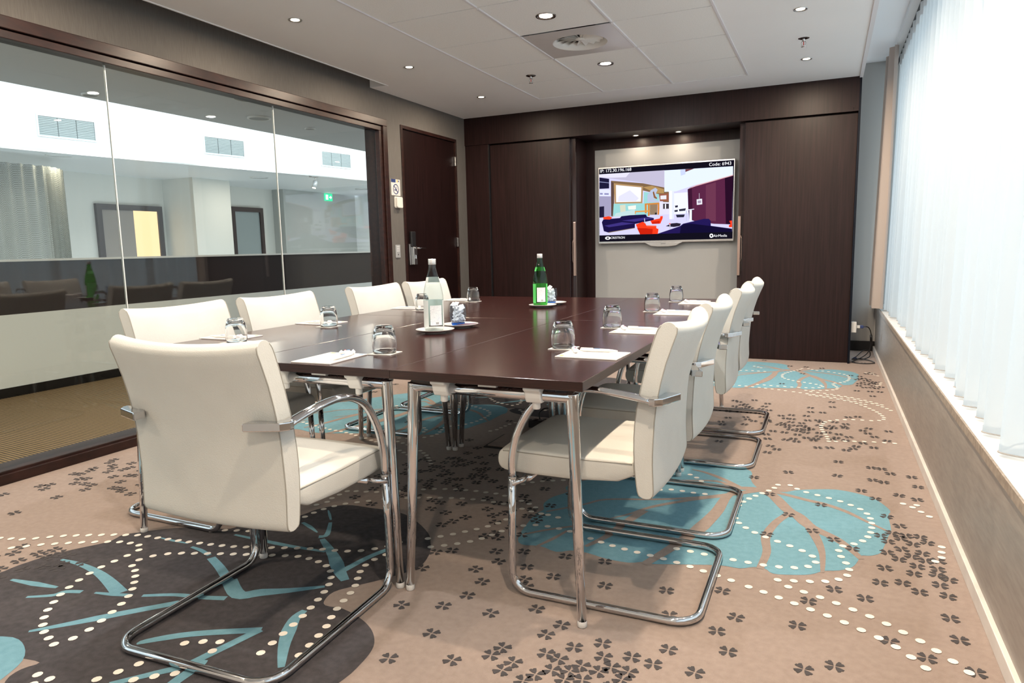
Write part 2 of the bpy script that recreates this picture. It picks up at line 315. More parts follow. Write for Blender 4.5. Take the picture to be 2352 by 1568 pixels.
DOT_B = [zb([(20, 405), (80, 404), (240, 397), (400, 395), (550, 398), (700, 410), (840, 433), (960, 465), (1070, 497), (1110, 497)]),
         zb([(60, 360), (225, 350), (380, 340), (520, 341), (660, 352), (800, 370), (920, 400), (1030, 443), (1065, 470), (1105, 498), (1175, 518), (1250, 532)]),
         zb([(385, 708), (480, 697), (570, 685), (655, 670), (735, 647), (800, 620), (870, 595), (955, 575), (1030, 567), (1118, 576), (1190, 590), (1265, 608), (1330, 632), (1415, 660), (1488, 686), (1570, 710), (1655, 733), (1748, 755), (1838, 777), (1932, 803), (2020, 830), (2110, 860), (2212, 893), (2310, 927)]),
         zb([(367, 655), (455, 640), (540, 624), (625, 606), (708, 588), (780, 568), (848, 545), (880, 520)]), zb([(970, 310), (1030, 298), (1100, 290), (1170, 287), (1245, 284)]),
         zc([(515, 928), (615, 964), (718, 1000), (828, 1041), (937, 1082), (1055, 1125), (1177, 1171), (1296, 1224), (1422, 1280), (1547, 1346), (1660, 1423), (1765, 1505)]),
         zc([(790, 917), (900, 924), (1012, 928), (1117, 926), (1208, 908), (1250, 872), (1236, 826), (1198, 780), (1173, 736), (1203, 702), (1280, 688), (1336, 667), (1370, 637), (1385, 605), (1388, 571), (1383, 537), (1367, 505), (1320, 471), (1253, 442), (1180, 416), (1100, 394), (1022, 374), (945, 354), (890, 329), (850, 304)]),
         zc([(790, 917), (860, 963), (970, 998), (1085, 1036), (1202, 1080), (1320, 1126), (1442, 1177), (1563, 1238), (1687, 1300), (1806, 1373), (1930, 1452), (2053, 1540)]),
         zc([(792, 314), (765, 337), (720, 357), (675, 373), (630, 392), (585, 412), (550, 436), (530, 463), (522, 494), (523, 525), (548, 561), (600, 594), (668, 628), (748, 658), (834, 689), (922, 721), (1003, 758), (1038, 801), (988, 832), (893, 840), (787, 834), (680, 820), (573, 801), (467, 782), (360, 762), (270, 742), (170, 724), (85, 705)]),
         zc([(1585, 434), (1660, 443), (1752, 450)]), zc([(1645, 457), (1703, 488), (1763, 522), (1855, 543), (1905, 605), (1877, 640), (1832, 663), (1830, 697), (1830, 737), (1822, 773), (1893, 798)]), zc([(1790, 800), (1830, 765)]),
         zc([(235, 249), (282, 271), (312, 295)]), zc([(45, 345), (122, 344), (200, 355), (277, 368), (350, 374)]),
         zd([(1580, 783), (1668, 779), (1757, 780), (1848, 786), (1948, 792), (2025, 785), (2040, 767), (2025, 747), (1998, 725), (1963, 703), (1925, 684), (1880, 664), (1833, 645), (1785, 627), (1727, 609), (1655, 594), (1583, 580), (1508, 569), (1433, 557), (1358, 546), (1283, 535)]),
         zd([(2195, 745), (2165, 727), (2133, 706), (2097, 687), (2050, 667), (2000, 649), (1945, 630), (1882, 613), (1817, 597), (1747, 581), (1675, 567), (1602, 555), (1527, 544), (1450, 533)]),
         zd([(1508, 790), (1460, 804), (1437, 826), (1420, 845), (1428, 868), (1437, 890), (1460, 915), (1478, 940), (1490, 966), (1500, 995), (1588, 990), (1690, 990), (1792, 992), (1897, 995), (2005, 1002), (2115, 1010), (2225, 1014), (2300, 1010)])]
dots = []
def lay_dots(path, dx, dy):
    acc = 0; prev = path[0]; dots.append((prev[0]+dx, prev[1]+dy)); gap = .0505
    for q in path[1:]:
        d = math.dist(prev, q); pos = gap-acc
        while pos <= d+1e-6:
            t = pos/d; dots.append((prev[0]+(q[0]-prev[0])*t+dx, prev[1]+(q[1]-prev[1])*t+dy)); pos += gap
        acc = (acc+d) % gap; prev = q
leaves = {'carpet_blue_leaf': (MB(), CBLUE), 'carpet_charcoal_leaf': (MB(), CDARK)}
veinT, veinB = MB(), MB()
HALF = (-2.22, 1.02)
bl = smooth_closed(BLUE_OUT); dk = smooth_closed(DARK_OUT)
def ribbon(mb, st, dx, dy, z):
    L, R_ = stroke(*st); n = len(L)
    for i in range(n-1):
        q = clip([(a+dx, b+dy) for a, b in (L[i], L[i+1], R_[i+1], R_[i])])
        if len(q) > 2: mb.poly(q, z+1.5e-6*i)
BV = [(F(p), a, b, c) for p, a, b, c in BLUE_V]; DV = [(F(p), a, b, c) for p, a, b, c in DARK_V]
for k in (-1, 0, 1):
    for hx, hy in ((0, 0), HALF):
        dx, dy = hx, hy+PER*k
        q = clip([(a+dx, b+dy) for a, b in bl])
        if len(q) > 2:
            leaves['carpet_blue_leaf'][0].poly(q, .0005+.0001*(k+1)+(.00004 if hx else 0))
            for si, st in enumerate(BV): ribbon(veinT, st, dx, dy, .0009+si*5e-5)
    q = clip([(a, b+PER*k) for a, b in dk])
    if len(q) > 2:
        leaves['carpet_charcoal_leaf'][0].poly(q, .0005)
        for si, st in enumerate(DV): ribbon(veinB, st, 0, PER*k, .0008+si*3e-5)
    for p in DOT_D: lay_dots(p, 0, PER*k)
    for i, p in enumerate(DOT_B):
        if i < 14: lay_dots(p, HALF[0], HALF[1]+PER*(k-(1 if HALF[1] > PER else 0)))
        if i >= 14 and k: continue
        if i in (0, 1, 3, 4) and k: continue
        lay_dots(p, 0, PER*k)
for nm, (mb, m) in leaves.items(): tag(mb.build(nm, m, FLOOR), kind='stuff')
tag(veinT.build('carpet_tan_vein', CARPET, FLOOR), kind='stuff'); tag(veinB.build('carpet_teal_vein', CBLUE, FLOOR), kind='stuff')
mb = MB(); seen = []
for x, y in dots:
    if not (XL+.09 < x < XR-.04 and YN+.03 < y < YE-.05): continue
    if any((x-a)**2+(y-b)**2 < .026**2 for a, b in seen): continue
    seen.append((x, y)); mb.poly([(x+.0128*math.cos(2*PI*i/10), y+.0128*math.sin(2*PI*i/10)) for i in range(10)], .0018)
tag(mb.build('carpet_cream_dots', CDOT, FLOOR), kind='stuff')
cl = zb([(200, 1075), (465, 1080), (618, 1015), (765, 1127), (390, 1255), (120, 1413), (520, 1425), (767, 1393), (908, 1438), (1117, 1383), (1117, 1263), (1215, 1202), (1057, 1100), (1295, 1343), (1475, 1318), (1480, 1405), (1660, 1405), (1610, 1430), (1892, 1358), (1795, 1450), (2060, 1503), (2270, 1370), (1153, 1488), (1050, 1515), (1265, 1495), (1340, 1460), (1210, 1530), (1530, 1470), (1640, 1500), (1880, 983), (1490, 952), (1490, 800), (1163, 895), (1240, 767), (712, 927), (670, 848), (800, 735), (415, 740), (520, 730), (980, 912), (990, 955), (995, 835), (975, 737), (330, 840), (975, 385), (745, 400), (580, 433), (445, 427), (385, 465), (480, 490), (605, 520), (525, 545), (455, 567), (745, 467), (780, 508), (835, 330), (820, 345), (1110, 340), (1120, 277), (780, 290), (675, 298), (640, 270), (680, 215), (725, 177), (645, 172), (585, 158), (505, 145), (680, 80), (620, 113), (780, 125)])
cl += zc([(85, 983), (440, 985), (105, 1138), (525, 1153), (405, 1240), (95, 1358), (455, 1360), (490, 1385), (265, 1503), (985, 1050), (1148, 975), (915, 1205), (1345, 1033), (1440, 933), (1583, 935), (1690, 993), (1470, 840), (1655, 877), (955, 1483), (1150, 1463), (1500, 1305), (1737, 1412), (1885, 1160), (1910, 1195), (1945, 1298), (2050, 1505), (1990, 980), (1820, 950), (1800, 885), (1880, 915), (1945, 878), (1675, 830), (1560, 785), (1640, 265), (1680, 327), (1505, 243), (1450, 213), (1383, 205), (1393, 283), (1463, 297), (1320, 350), (1410, 402), (1560, 380), (1675, 408), (1175, 167), (1168, 255), (858, 233), (640, 265), (740, 372), (1065, 440), (858, 503), (1010, 605), (720, 627), (1265, 718), (1120, 78), (1288, 70), (1400, 78), (785, 88)])
rnd = random.Random(3)
def cluster(px, n, sx, sy):
    c = pixz(*px)
    for _ in range(n): cl.append((rnd.gauss(c[0], sx), rnd.gauss(c[1], sy)))
cluster((1370, 1562), 26, .13, .05); cluster((2105, 1262), 62, .075, .13); cluster((2160, 1310), 14, .06, .10)
cluster((265, 1092), 46, .13, .15); cluster((120, 1075), 14, .25, .16); cluster((90, 1290), 26, .12, .06); cluster((60, 1150), 8, .2, .1)
cluster((980, 1095), 60, .14, .16); cluster((1080, 1060), 26, .22, .2); cluster((1190, 1190), 22, .12, .18); cluster((1840, 985), 60, .13, .18); cluster((1930, 990), 34, .16, .2); cluster((1720, 945), 46, .1, .2); cluster((2010, 885), 60, .07, .2)
for _ in range(90): cl.append((rnd.uniform(XL+.1, XR-.05), rnd.uniform(3.6, 7.2)))
for _ in range(50): cl.append((rnd.uniform(XL+.1, XR-.05), rnd.uniform(-2, 1.0)))
mb = MB(); kept = []
for x, y in cl:
    if not (XL+.11 < x < XR-.05 and YN+.05 < y < YE-.1): continue
    if any((x-a)**2+(y-b)**2 < .036**2 for a, b in kept): continue
    kept.append((x, y)); r0 = rnd.uniform(-.25, .25)+.78
    for q in range(4):
        a = r0+q*PI/2; ca, sa = math.cos(a), math.sin(a)
        mb.poly([(x+u*ca-v*sa, y+u*sa+v*ca) for u, v in ((.003, 0), (.012, -.0065), (.024, -.0105), (.0265, -.004), (.0235, .001), (.0265, .004), (.024, .0105), (.012, .0065))], .0014)
tag(mb.build('carpet_clover_print', CCLOV, FLOOR), kind='stuff')

# ---- ceiling: plaster border round a field of tiles, light slot at left, curtain trough at right
TX = [-2.572+.635*i for i in range(4)]; TY0 = 6.37-.631*11; TY1 = 6.37
def lid(mb, x0, x1, y0, y1, z0=ZC, z1=ZC+.03): mb.box(x0, x1, y0, y1, z0, z1)
mb = MB()
SLX, SLY = -3.50, 5.20
lid(mb, SLX, TX[0], YN, SLY); lid(mb, XL, TX[0], SLY, YF+.02); lid(mb, TX[3], .195, YN, YF+.02); lid(mb, TX[0], TX[3], TY1, YF+.02); lid(mb, TX[0], TX[3], YN, TY0)
CEILO = struct(mb.build('ceiling', CEIL), 'white plaster ceiling with a field of square tiles')
mb = MB(); mb.box(SLX, SLX+.012, YN, SLY, ZC-.004, ZC+.17); mb.box(XL, SLX, SLY-.012, SLY, ZC, ZC+.17); mb.box(XL, SLX, YN, SLY, ZC+.16, ZC+.18)
mb.build('light_slot_lining', CEIL, CEILO)
box('edge_trim', BARW, .195, .222, YN, YF+.02, ZC-.012, ZC+.30, CEILO)
mb = MB(); hy0, hy1 = TY1-.631*3, TY1-.631*2
for a, b, c, d in ((TX[0], TX[1], TY0, TY1), (TX[2], TX[3], TY0, TY1), (TX[1], TX[2], TY0, hy0), (TX[1], TX[2], hy1, TY1)): mb.box(a, b, c, d, ZC+.03, ZC+.05)
mb.build('tile_backing', BARW, CEILO)
tile_me = {}
NROW = 11
for ci in range(3):
    for ri in range(NROW):
        y1 = TY1-.631*ri; y0 = y1-.631
        if ci == 1 and ri == 2: continue            # air diffuser sits here
        o = bpy.data.objects.new('ceiling_tile', tile_me.setdefault(0, MB().box(-.311, .311, -.311, .311, 0, .016).mesh('ceiling_tile', TILE)))
        o.location = ((TX[ci]+TX[ci+1])/2, (y0+y1)/2, ZC+.004); C.objects.link(o); o.parent = CEILO
for i, x in enumerate(TX):
    if 0 < i < 3:
        for ri in range(NROW):
            y1 = TY1-.631*ri-.012; box('grid_bar', BARW, x-.009, x+.009, y1-.607, y1, ZC-.004, ZC+.02, CEILO, .003)
        box('grid_channel', BARW, x-.013, x+.013, TY0, TY1, ZC+.008, ZC+.028, CEILO)
box('field_edge_bar', BARW, TX[3]-.014, TX[3]+.004, TY0, TY1, ZC-.005, ZC+.02, CEILO, .003)
box('field_edge_bar', BARW, TX[0]-.004, TX[0]+.006, TY0, TY1, ZC-.004, ZC+.02, CEILO)
struct(box('ceiling_trough', CEIL, .222, 1.0, YN, YE, 2.80, 2.84), 'raised white curtain trough along the window')

struct(box('sky_block_slab', PAINTG, XL-WTS, 1.0, YN-.1, YE+.1, 2.86, 2.95), 'unseen slab added above the suspended ceiling to block sky light')  # added out of view to stop sky light leaking through ceiling gaps
# ---- air diffuser tile
dx, dy_ = (TX[1]+TX[2])/2, TY1-.631*2.5
dif = tag(empty('air_diffuser', (dx, dy_, ZC)), 'square white ceiling plate with round swirl air diffuser', 'air vent')
mb = MB(); ring = [(.19*math.cos(2*PI*i/32), .19*math.sin(2*PI*i/32)) for i in range(32)]
def sq(a):
    m_ = max(abs(math.cos(a)), abs(math.sin(a))); return (.309*math.cos(a)/m_, .309*math.sin(a)/m_)
outer = [sq(2*PI*i/32) for i in range(32)]
mb.add([(*p, .001) for p in outer]+[(*p, -.003) for p in ring], [(i, 32+i, 32+(i+1) % 32, (i+1) % 32) for i in range(32)])
DIFM = pmat('diffuser_enamel', (.66, .64, .64), .22)
mb.build('face_plate', DIFM, dif)
MB().lathe([(.19, -.003), (.176, .006), (.166, .022), (.160, .045)], n=32).build('throat_ring', WHITEP, dif)
MB().lathe([(.0, .075), (.165, .075), (.165, .04)], n=32).build('duct_shadow_box', BLACKP, dif)
MB().lathe([(0, .016), (.03, .017), (.033, .024), (.03, .03)], n=20).build('hub', WHITEP, dif)
for i in range(16):
    a = 2*PI*i/16; ca, sa = math.cos(a), math.sin(a)
    mb = MB(); P4 = [(.03, .004, .020), (.16, .012, .020), (.16, -.034, .052), (.03, -.012, .046)]
    mb.add([(u*ca-v*sa, u*sa+v*ca, w) for u, v, w in P4]+[(u*ca-(v+.002)*sa, u*sa+(v+.002)*ca, w) for u, v, w in P4], [(0, 1, 2, 3), (7, 6, 5, 4), (0, 4, 5, 1), (1, 5, 6, 2), (2, 6, 7, 3), (3, 7, 4, 0)])
    mb.build('blade', WHITEP, dif)

# ---- left wall with the glazed partition and the door
mb = MB(); WT = .12
GY1, GZ1, DY0, DY1, DZ1 = 5.405, 2.272, 5.632, 6.70, 2.265
mb.box(XL-WT, XL, YN, GY1, GZ1, ZC+.2); mb.box(XL-WT, XL, GY1, DY0, 0, ZC+.2); mb.box(XL-WT, XL, DY0, DY1, DZ1, ZC+.2); mb.box(XL-WT, XL, DY1, YF+.1, 0, ZC+.2)
struct(mb.build('wall_left', FABRICW), 'grey brown woven wallcovering wall with glass partition and door')
struct(box('wall_near', PAINTG, XL-WT, 1.0, YN-.1, YN, 0, 2.84), 'grey painted wall behind the camera')
W2 = struct(empty('window_2', (XL, 3.0, 0)), 'floor to near ceiling glass partition in a dark wood frame')
def w2(nm, m, x0, x1, y0, y1, z0, z1, bev=.003): return box(nm, m, x0-XL, x1-XL, y0-3, y1-3, z0, z1, W2, bev)
w2('head_casing', FRAMEW, XL-.01, XL+.012, YN, GY1, 2.212, GZ1); w2('head_bead', FRAMEW, XL-.05, XL-.004, YN, GY1-.06, 2.168, 2.208)
w2('side_casing', FRAMEW, XL-.01, XL+.012, GY1-.062, GY1, 0, 2.212); w2('side_bead', FRAMEW, XL-.05, XL-.004, GY1-.105, GY1-.066, .06, 2.168)
w2('head_lining', FRAMEW, XL-WT-.06, XL-.05, YN, GY1, 2.19, GZ1); w2('side_lining', FRAMEW, XL-WT-.06, XL-.05, GY1-.08, GY1, 0, 2.19)
w2('sill_casing', FRAMEW, XL-.01, XL+.012, YN, GY1-.062, 0, .052); w2('sill_bead', FRAMEW, XL-.05, XL-.004, YN, GY1-.105, .03, .066); w2('sill_lining', FRAMEW, XL-WT-.06, XL-.05, YN, GY1-.08, 0, .062)
ys = [YN, -.05, 1.40, 2.752, 4.054, GY1-.08]
for a, b in zip(ys[:-1], ys[1:]):
    w2('glass_pane', GLASSW, XL-.066, XL-.058, a+.003, b-.003, .04, 2.19, 0)
for y in ys[1:-1]: w2('silicone_joint', pmat('joint_white', (.70, .72, .72), .3), XL-.067, XL-.057, y-.003, y+.003, .062, 2.18, 0)
D1 = struct(empty('door_1', (XL, DY0, 0)), 'dark wenge door with keycard lock in the left wall')
LX, LY = 0, 0
def d1(nm, m, x0, x1, y0, y1, z0, z1, bev=.002, par=None): return box(nm, m, x0, x1, y0, y1, z0, z1, par or D1, bev)
DW = DY1-DY0
d1('frame_jamb', FRAMEW, -.12, .008, 0, .035, 0, DZ1); d1('frame_jamb', FRAMEW, -.12, .008, DW-.02, DW, 0, DZ1); d1('frame_head', FRAMEW, -.12, .008, .035, DW-.02, DZ1-.03, DZ1)
leaf = d1('door_leaf', DOORW, -.055, -.012, .037, DW-.024, .008, DZ1-.033)
lock = d1('lock_case', STEEL, -.012, .006, .078, .150, .965, 1.165, .004, leaf)
d1('card_reader', BLACKP, -.012, .018, .10, .178, 1.135, 1.285, .008, leaf)
d1('lock_plate', STEEL, .006, .022, .125, .185, .965, 1.14, .004, leaf)
mb = MB(); mb.sweep([(.02, .14, 1.125), (.06, .14, 1.125), (.066, .15, 1.125), (.066, .27, 1.122)], .0095, 10); mb.build('lever_handle', CHROME, leaf)
d1('thumb_turn', CHROME, .022, .034, .145, .165, 1.02, 1.06, .004, leaf)
for z in (1.985, 1.13, .25): d1('hinge', STEEL, -.012, .012, DW-.035, DW-.008, z, z+.10, .004)

# ---- far wall: wenge joinery with sliding panels and the screen niche
WF = struct(box('wall_far', WENGE, XL-.05, .20, YF, YF+.06, 2.222, ZC), 'dark wenge joinery wall around the screen niche')
box('corner_panel', WENGE, XL, -3.392, YF+.012, YF+.05, 0, 2.222, WF, .002)
box('corner_gap', BLACKP, -3.392, -3.384, YF+.02, YF+.06, 0, 2.222, WF)
mb = MB(); mb.box(-2.42, -2.325, 7.345, 7.40, 0, 2.222); mb.box(-2.325, -.74, 7.345, 7.40, 2.125, 2.222); mb.build('niche_surround', WENGE, WF)
box('niche_side', WENGE, -2.46, -2.42, 7.03, 7.40, 0, 2.222, WF); box('niche_side', WENGE, -.742, -.70, 7.03, 7.40, 0, 2.222, WF)
box('niche_soffit', WENGE, -2.46, -.70, 6.96, 7.40, 2.222, 2.26, WF)
box('niche_panel', NICHE, -2.325, -.742, 7.352, 7.39, 0, 2.125, WF)
mb = MB(); mb.box(-2.46, XL, 7.03, 7.08, 0, 2.6); mb.box(-.70, .20, 7.03, 7.08, 0, 2.6); mb.build('cupboard_back', WENGE, WF)
box('end_return', pmat('dark_blue_edge', (.003, .005, .011), .5, spec=.2), .198, .216, YF+.005, 7.10, 0, ZC, WF)
def slider(nm, x0, x1, hx, label):
    d = struct(empty(nm, ((x0+x1)/2, 6.965, 0)), label)
    w = (x1-x0)/2
    box('panel', WENGE, -w, w, -.02, .02, .004, 2.214, d, .002)
    sx = w if hx > 0 else -w
    box('edge_strip', pmat('edge_strip_dark', (.018, .010, .012), .15), sx, sx+hx*.006, -.018, .018, .004, 2.214, d)
    box('back_channel', pmat('slider_channel', (.03, .018, .018), .12), sx+hx*.002, sx+hx*.055, .024, .05, .004, 2.214, d)
    box('pull_bar', BRONZE, sx+hx*.030, sx+hx*.055, .0, .024, .80, 1.36, d, .002)
    mb = MB(); X = sx+hx*.030
    mb.sweep([(X, .012, 1.18), (X-hx*.012, .012, 1.15), (X-hx*.014, .012, 1.05), (X-hx*.012, .012, .96), (X, .012, .93)], .004, 8); mb.build('finger_pull', BRONZE, d)
    return d
slider('door_2', -3.382, -2.475, 1, 'left sliding wenge panel beside the screen niche')
slider('door_3', -.735, .198, -1, 'right sliding wenge panel beside the screen niche')
for x in (-.66, .16): MB().lathe([(0, -.003), (.007, -.002), (.007, .002)], n=12).build('screw_cover', WENGE, WF).matrix_basis = Matrix.Translation((x, YF-.001, 2.245)) @ Matrix.Rotation(PI/2, 4, 'X')

# ---- window side: end wall, low wall, sill, window
struct(box('wall_end', PAINTG, .19, 1.0, YE, YE+.1, 0, 2.84), 'grey painted end wall beside the window')
struct(box('baseboard_end', BLACKP, .216, XR, YE-.012, YE, 0, .10), 'dark skirting at the foot of the grey end wall')
struct(box('wall_right', LOWWALL, XR, XR+.04, YN, YE, .05, .462), 'taupe laminate low wall under the window sill')
box('corner_angle', WHITEP, XR-.006, XR+.001, YE-.012, YE-.002, .05, .462, bpy.data.objects['wall_right'])
struct(box('baseboard_right', SKIRT, XR-.014, XR+.02, YN, YE-.012, 0, .052, None, .002), 'white skirting board along the low window wall')
SILL = struct(box('window_sill', MARBLE, XR-.003, .80, YN, YE, .452, .476), 'white marble window sill')
box('sill_edge', SILLEDGE, XR-.009, XR-.0032, YN, YE, .444, .4745, SILL, .001)
W1 = struct(empty('window_1', (.86, 0, 0)), 'wide white framed window behind the sheer curtain')
WFR = pmat('window_frame_paint', (.62, .64, .64), .4)
def w1(nm, m, y0, y1, z0, z1, x0=-.04, x1=.04): return box(nm, m, x0, x1, y0, y1, z0, z1, W1, .003 if m is WFR else 0)
w1('bottom_rail', WFR, YN, YE, .46, .54); w1('top_rail', WFR, YN, YE, 2.72, 2.80)
my = [YN+(YE-YN)*i/7 for i in range(8)]
for y in my: w1('mullion', WFR, y-.03, y+.03, .54, 2.72)
for a, b in zip(my[:-1], my[1:]): w1('window_pane', WINGL, a+.03, b-.03, .54, 2.72, -.005, .005)
struct(box('wall_below_window', PAINTG, .80, .90, YN, YE, -.06, .46), 'outer wall under the window')
struct(box('ground_outside', pmat('outside_ground', (.55, .55, .54), .9), 1.2, 60, -40, 50, -3.2, -3.0), 'grey ground outside the window')

# ---- corridor and atrium beyond the glass partition
m = pmat('corridor_carpet', (.1, .07, .03), .95); CORC = m
b = m.node_tree.nodes['Principled BSDF']; tc = nd(m, 'ShaderNodeTexCoord'); wv = nd(m, 'ShaderNodeTexWave'); wv.bands_direction = 'X'
mp = nd(m, 'ShaderNodeMapping'); mp.inputs['Rotation'].default_value = (0, 0, math.radians(96)); lk(m, tc.outputs['Object'], mp.inputs[0]); lk(m, mp.outputs[0], wv.inputs[0])
wv.inputs['Scale'].default_value = 14; wv.inputs['Distortion'].default_value = .6; wv.inputs['Detail'].default_value = 1
rp = nd(m, 'ShaderNodeValToRGB'); rp.color_ramp.elements[0].color = (.03, .02, .013, 1); rp.color_ramp.elements[1].color = (.30, .195, .09, 1); lk(m, wv.outputs['Fac'], rp.inputs[0]); lk(m, rp.outputs[0], b.inputs[0])
struct(box('floor_corridor', CORC, -6.05, XL-.01, YN, 14, -.06, -.002), 'brown striped carpet of the corridor outside')
par = struct(empty('wall_parapet', (-5.97, 3, 0)), 'white parapet with dark band and pale cap across the corridor')
def pr(nm, m, x0, x1, z0, z1): return box(nm, m, x0, x1, YN-3, 11, z0, z1, par)
pr('skirting', pmat('gloss_black', (.008, .008, .009), .08), -.08, .006, -.002, .076); pr('lower_panel', pmat('parapet_white', (.66, .67, .66), .3), -.08, 0, .076, .66)
pr('dark_band', pmat('parapet_dark', (.018, .009, .008), .55, spec=.2), -.08, -.004, .66, 1.082); pr('cap_rail', WHITEP, -.10, .012, 1.082, 1.10)
struct(box('ceiling_corridor', pmat('corridor_ceiling', (.62, .63, .64), .6), -6.1, XL-WT, YN, 14, 2.52, 2.62), 'grey corridor ceiling beyond the partition')
# fascia runs at a slight angle across the atrium
fas = struct(empty('wall_atrium', (-8.0, 4.9, 0), math.radians(-10.3)), 'bright white atrium fascia with three blind covered windows')
ATW = pmat('atrium_white', (.84, .86, .87), .5)
box('fascia', ATW, -.3, 0, -8, 9.5, 2.285, 5.2, fas); box('soffit', ATW, -4, -.3, -8, 9.5, 2.43, 2.49, fas)
BL = pmat('blind_slats', (.40, .45, .45), .5)
for i in range(3):
    y0 = .13+1.97*i; g = empty('fascia_window', (0, y0, 0)); g.parent = fas
    mb = MB(); mb.box(0, .015, -.015, .60, 2.435, 2.452); mb.box(0, .015, -.015, .60, 2.66, 2.677); mb.box(0, .015, -.015, .0, 2.452, 2.66); mb.box(0, .015, .585, .60, 2.452, 2.66); mb.build('frame', ATW, g)
    for j in range(3):
        mb = MB()
        for k in range(11): mb.box(.002, .008, .195*j+.004, .195*j+.19, 2.453+.0188*k, 2.453+.0188*k+.0145)
        tag(mb.build('blind', BL, g), kind='stuff')
    box('window_back', pmat('blind_gap', (.16, .18, .18), .6), .0005, .002, 0, .585, 2.452, 2.66, g)
box('ceiling_rail', STEEL, .0, .02, -8, 9.5, 2.270, 2.285, fas)
cw = struct(empty('wall_corridor', (-10.8, 8, 0)), 'pale wall of the opposite corridor with dark framed doors')
PALE = pmat('pale_wall', (.70, .69, .64), .6)
mb = MB(); mb.box(-.2, 0, -9, 9, -3, 2.45); mb.build('wall_face', PALE, cw)
box('projecting_pier', PALE, 0, .75, .86, 1.68, -3, 2.45, cw); box('return_wall', pmat('grey_return', (.44, .45, .43), .6), 0, .3, 3.55, 9, -3, 2.45, cw)
struct(box('floor_atrium', pmat('atrium_floor', (.4, .4, .38), .6), -12, -6.06, -6, 18, -3.3, -3.1), 'pale atrium floor far below')
struct(box('wall_atrium_end', ATW, -12, -3.8, 14, 14.1, -3, 5.2), 'white end wall of the corridor')
struct(box('wall_atrium_near', ATW, -12, -3.8, -6.1, -6, -3, 5.2), 'white near end wall of the atrium')
def cdoor(nm, y0, y1, z1, fill, label, half=None):
    d = struct(empty(nm, (-10.8, y0, 0)), label); w = y1-y0; FR = pmat('corridor_frame', (.045, .03, .028), .4)
    box('frame_jamb', FR, .0, .06, 0, .09, 0, z1, d); box('frame_jamb', FR, .0, .06, w-.09, w, 0, z1, d); box('frame_head', FR, .0, .06, .09, w-.09, z1-.09, z1, d)
    if half:
        box('blind_panel', half, .0, .03, .09, w*.55, 0, z1-.09, d); box('lit_panel', fill, .0, .03, w*.55, w-.09, 0, z1-.09, d)
    else: box('door_leaf', fill, .0, .03, .09, w-.09, 0, z1-.09, d)
    return d
cdoor('door_4', 7.55, 8.77, 1.955, emat('lit_room_glow', (1.0, .70, .38), .75), 'dark framed glazed door with blinds and warm light', pmat('blind_brown', (.30, .26, .23), .6))
cdoor('door_5', 10.35, 11.2, 2.03, pmat('frosted_door', (.30, .34, .34), .3), 'dark framed frosted glass door across the atrium')

def _ray(x, y): return CR*((x-1176)/FPX) - CU*((y-784)/FPX) + _f
def pixx(x, y, X):
    d = _ray(x, y); t = X/d.x; return (X, d.y*t, CAMZ+d.z*t)
def pixy(x, y, Y):
    d = _ray(x, y); t = Y/d.y; return (d.x*t, Y, CAMZ+d.z*t)

# ------------------------------------------------------------------ tables
TYS = (1.776, 3.295, 4.797); TXS = (-2.502, -1.868, -1.233, -.600)
def clamp_mesh():
    mb = MB(); prof = [(-.046, 0), (.046, 0), (.046, -.012), (.030, -.02), (.026, -.036), (.018, -.052), (-.018, -.052), (-.026, -.036), (-.030, -.02), (-.046, -.012)]
    mb.prism(prof, 'x', -.024, .024)
    return mb
def make_table(length):
    t = empty('table'); w, d = .6315, length
    MB().box(-w/2, w/2, .0, d, .7115, .740).build('tabletop', TABLEW, t, .0015)
    mb = MB(); e = .0006
    mb.box(-w/2-e, w/2+e, -e, .004, .7125, .739); mb.box(-w/2-e, w/2+e, d-.004, d+e, .7125, .739); mb.box(-w/2-e, -w/2+.004, 0, d, .7125, .739); mb.box(w/2-.004, w/2+e, 0, d, .7125, .739)
    mb.build('edge_band', EDGEW, t)
    for y, s in ((.055, 1), (d-.055, -1)):
        MB().sweep([(-w/2+.045, y, .683), (w/2-.045, y, .683)], .0185, 14).build('cross_tube', CHROME, t)
        for sx in (-1, 1):
            leg = MB().sweep([(sx*(w/2-.05), y, .694), (sx*(w/2-.05), y, .69), (sx*(w/2-.033), y-s*.01, .30), (sx*(w/2-.018), y-s*.02, .012)], [(.0185, .0185), (.0185, .0185), (.016, .016), (.0135, .0135)], 14).build('leg', CHROME, t)
            MB().lathe([(0, 0), (.0125, 0), (.0145, .003), (.0145, .016), (.0135, .02)], sx*(w/2-.018), y-s*.02, 14).build('foot_cap', WHITEP, leg)
            cl_ = MB(); cl_.prism([(y+a, .7115+b) for a, b in ((-.044, 0), (.044, 0), (.044, -.010), (.032, -.016), (.028, -.034), (.020, -.050), (-.020, -.050), (-.028, -.034), (-.032, -.016), (-.044, -.010))], 'x', sx*.155-.026, sx*.155+.026)
            o = cl_.build('clamp', WHITEP, t, .006, 3)
            MB().lathe([(.010, .64), (.012, .643), (.012, .664)], sx*.155, y, 14).lathe([(0, .64), (.010, .64)], sx*.155, y, 14).build('clamp_nub', WHITEP, o)
        box('stretcher_block', WHITEP, -.03, .03, y-.012, y+.03, .694, .7113, t)
    for sx in (-1, 1): box('rail', STEEL, sx*.155-.012, sx*.155+.012, .12, d-.12, .7025, .7113, t)
    return t
protoT = {}
TN = {(0, 0): 'front left table section nearest the glass partition', (1, 0): 'front middle table section in front of the chair seen from behind', (2, 0): 'front right table section with the nearest bare corner',
      (0, 1): 'rear left table section by the door', (1, 1): 'rear middle table section carrying the green bottle', (2, 1): 'rear right table section nearest the screen and window chairs'}
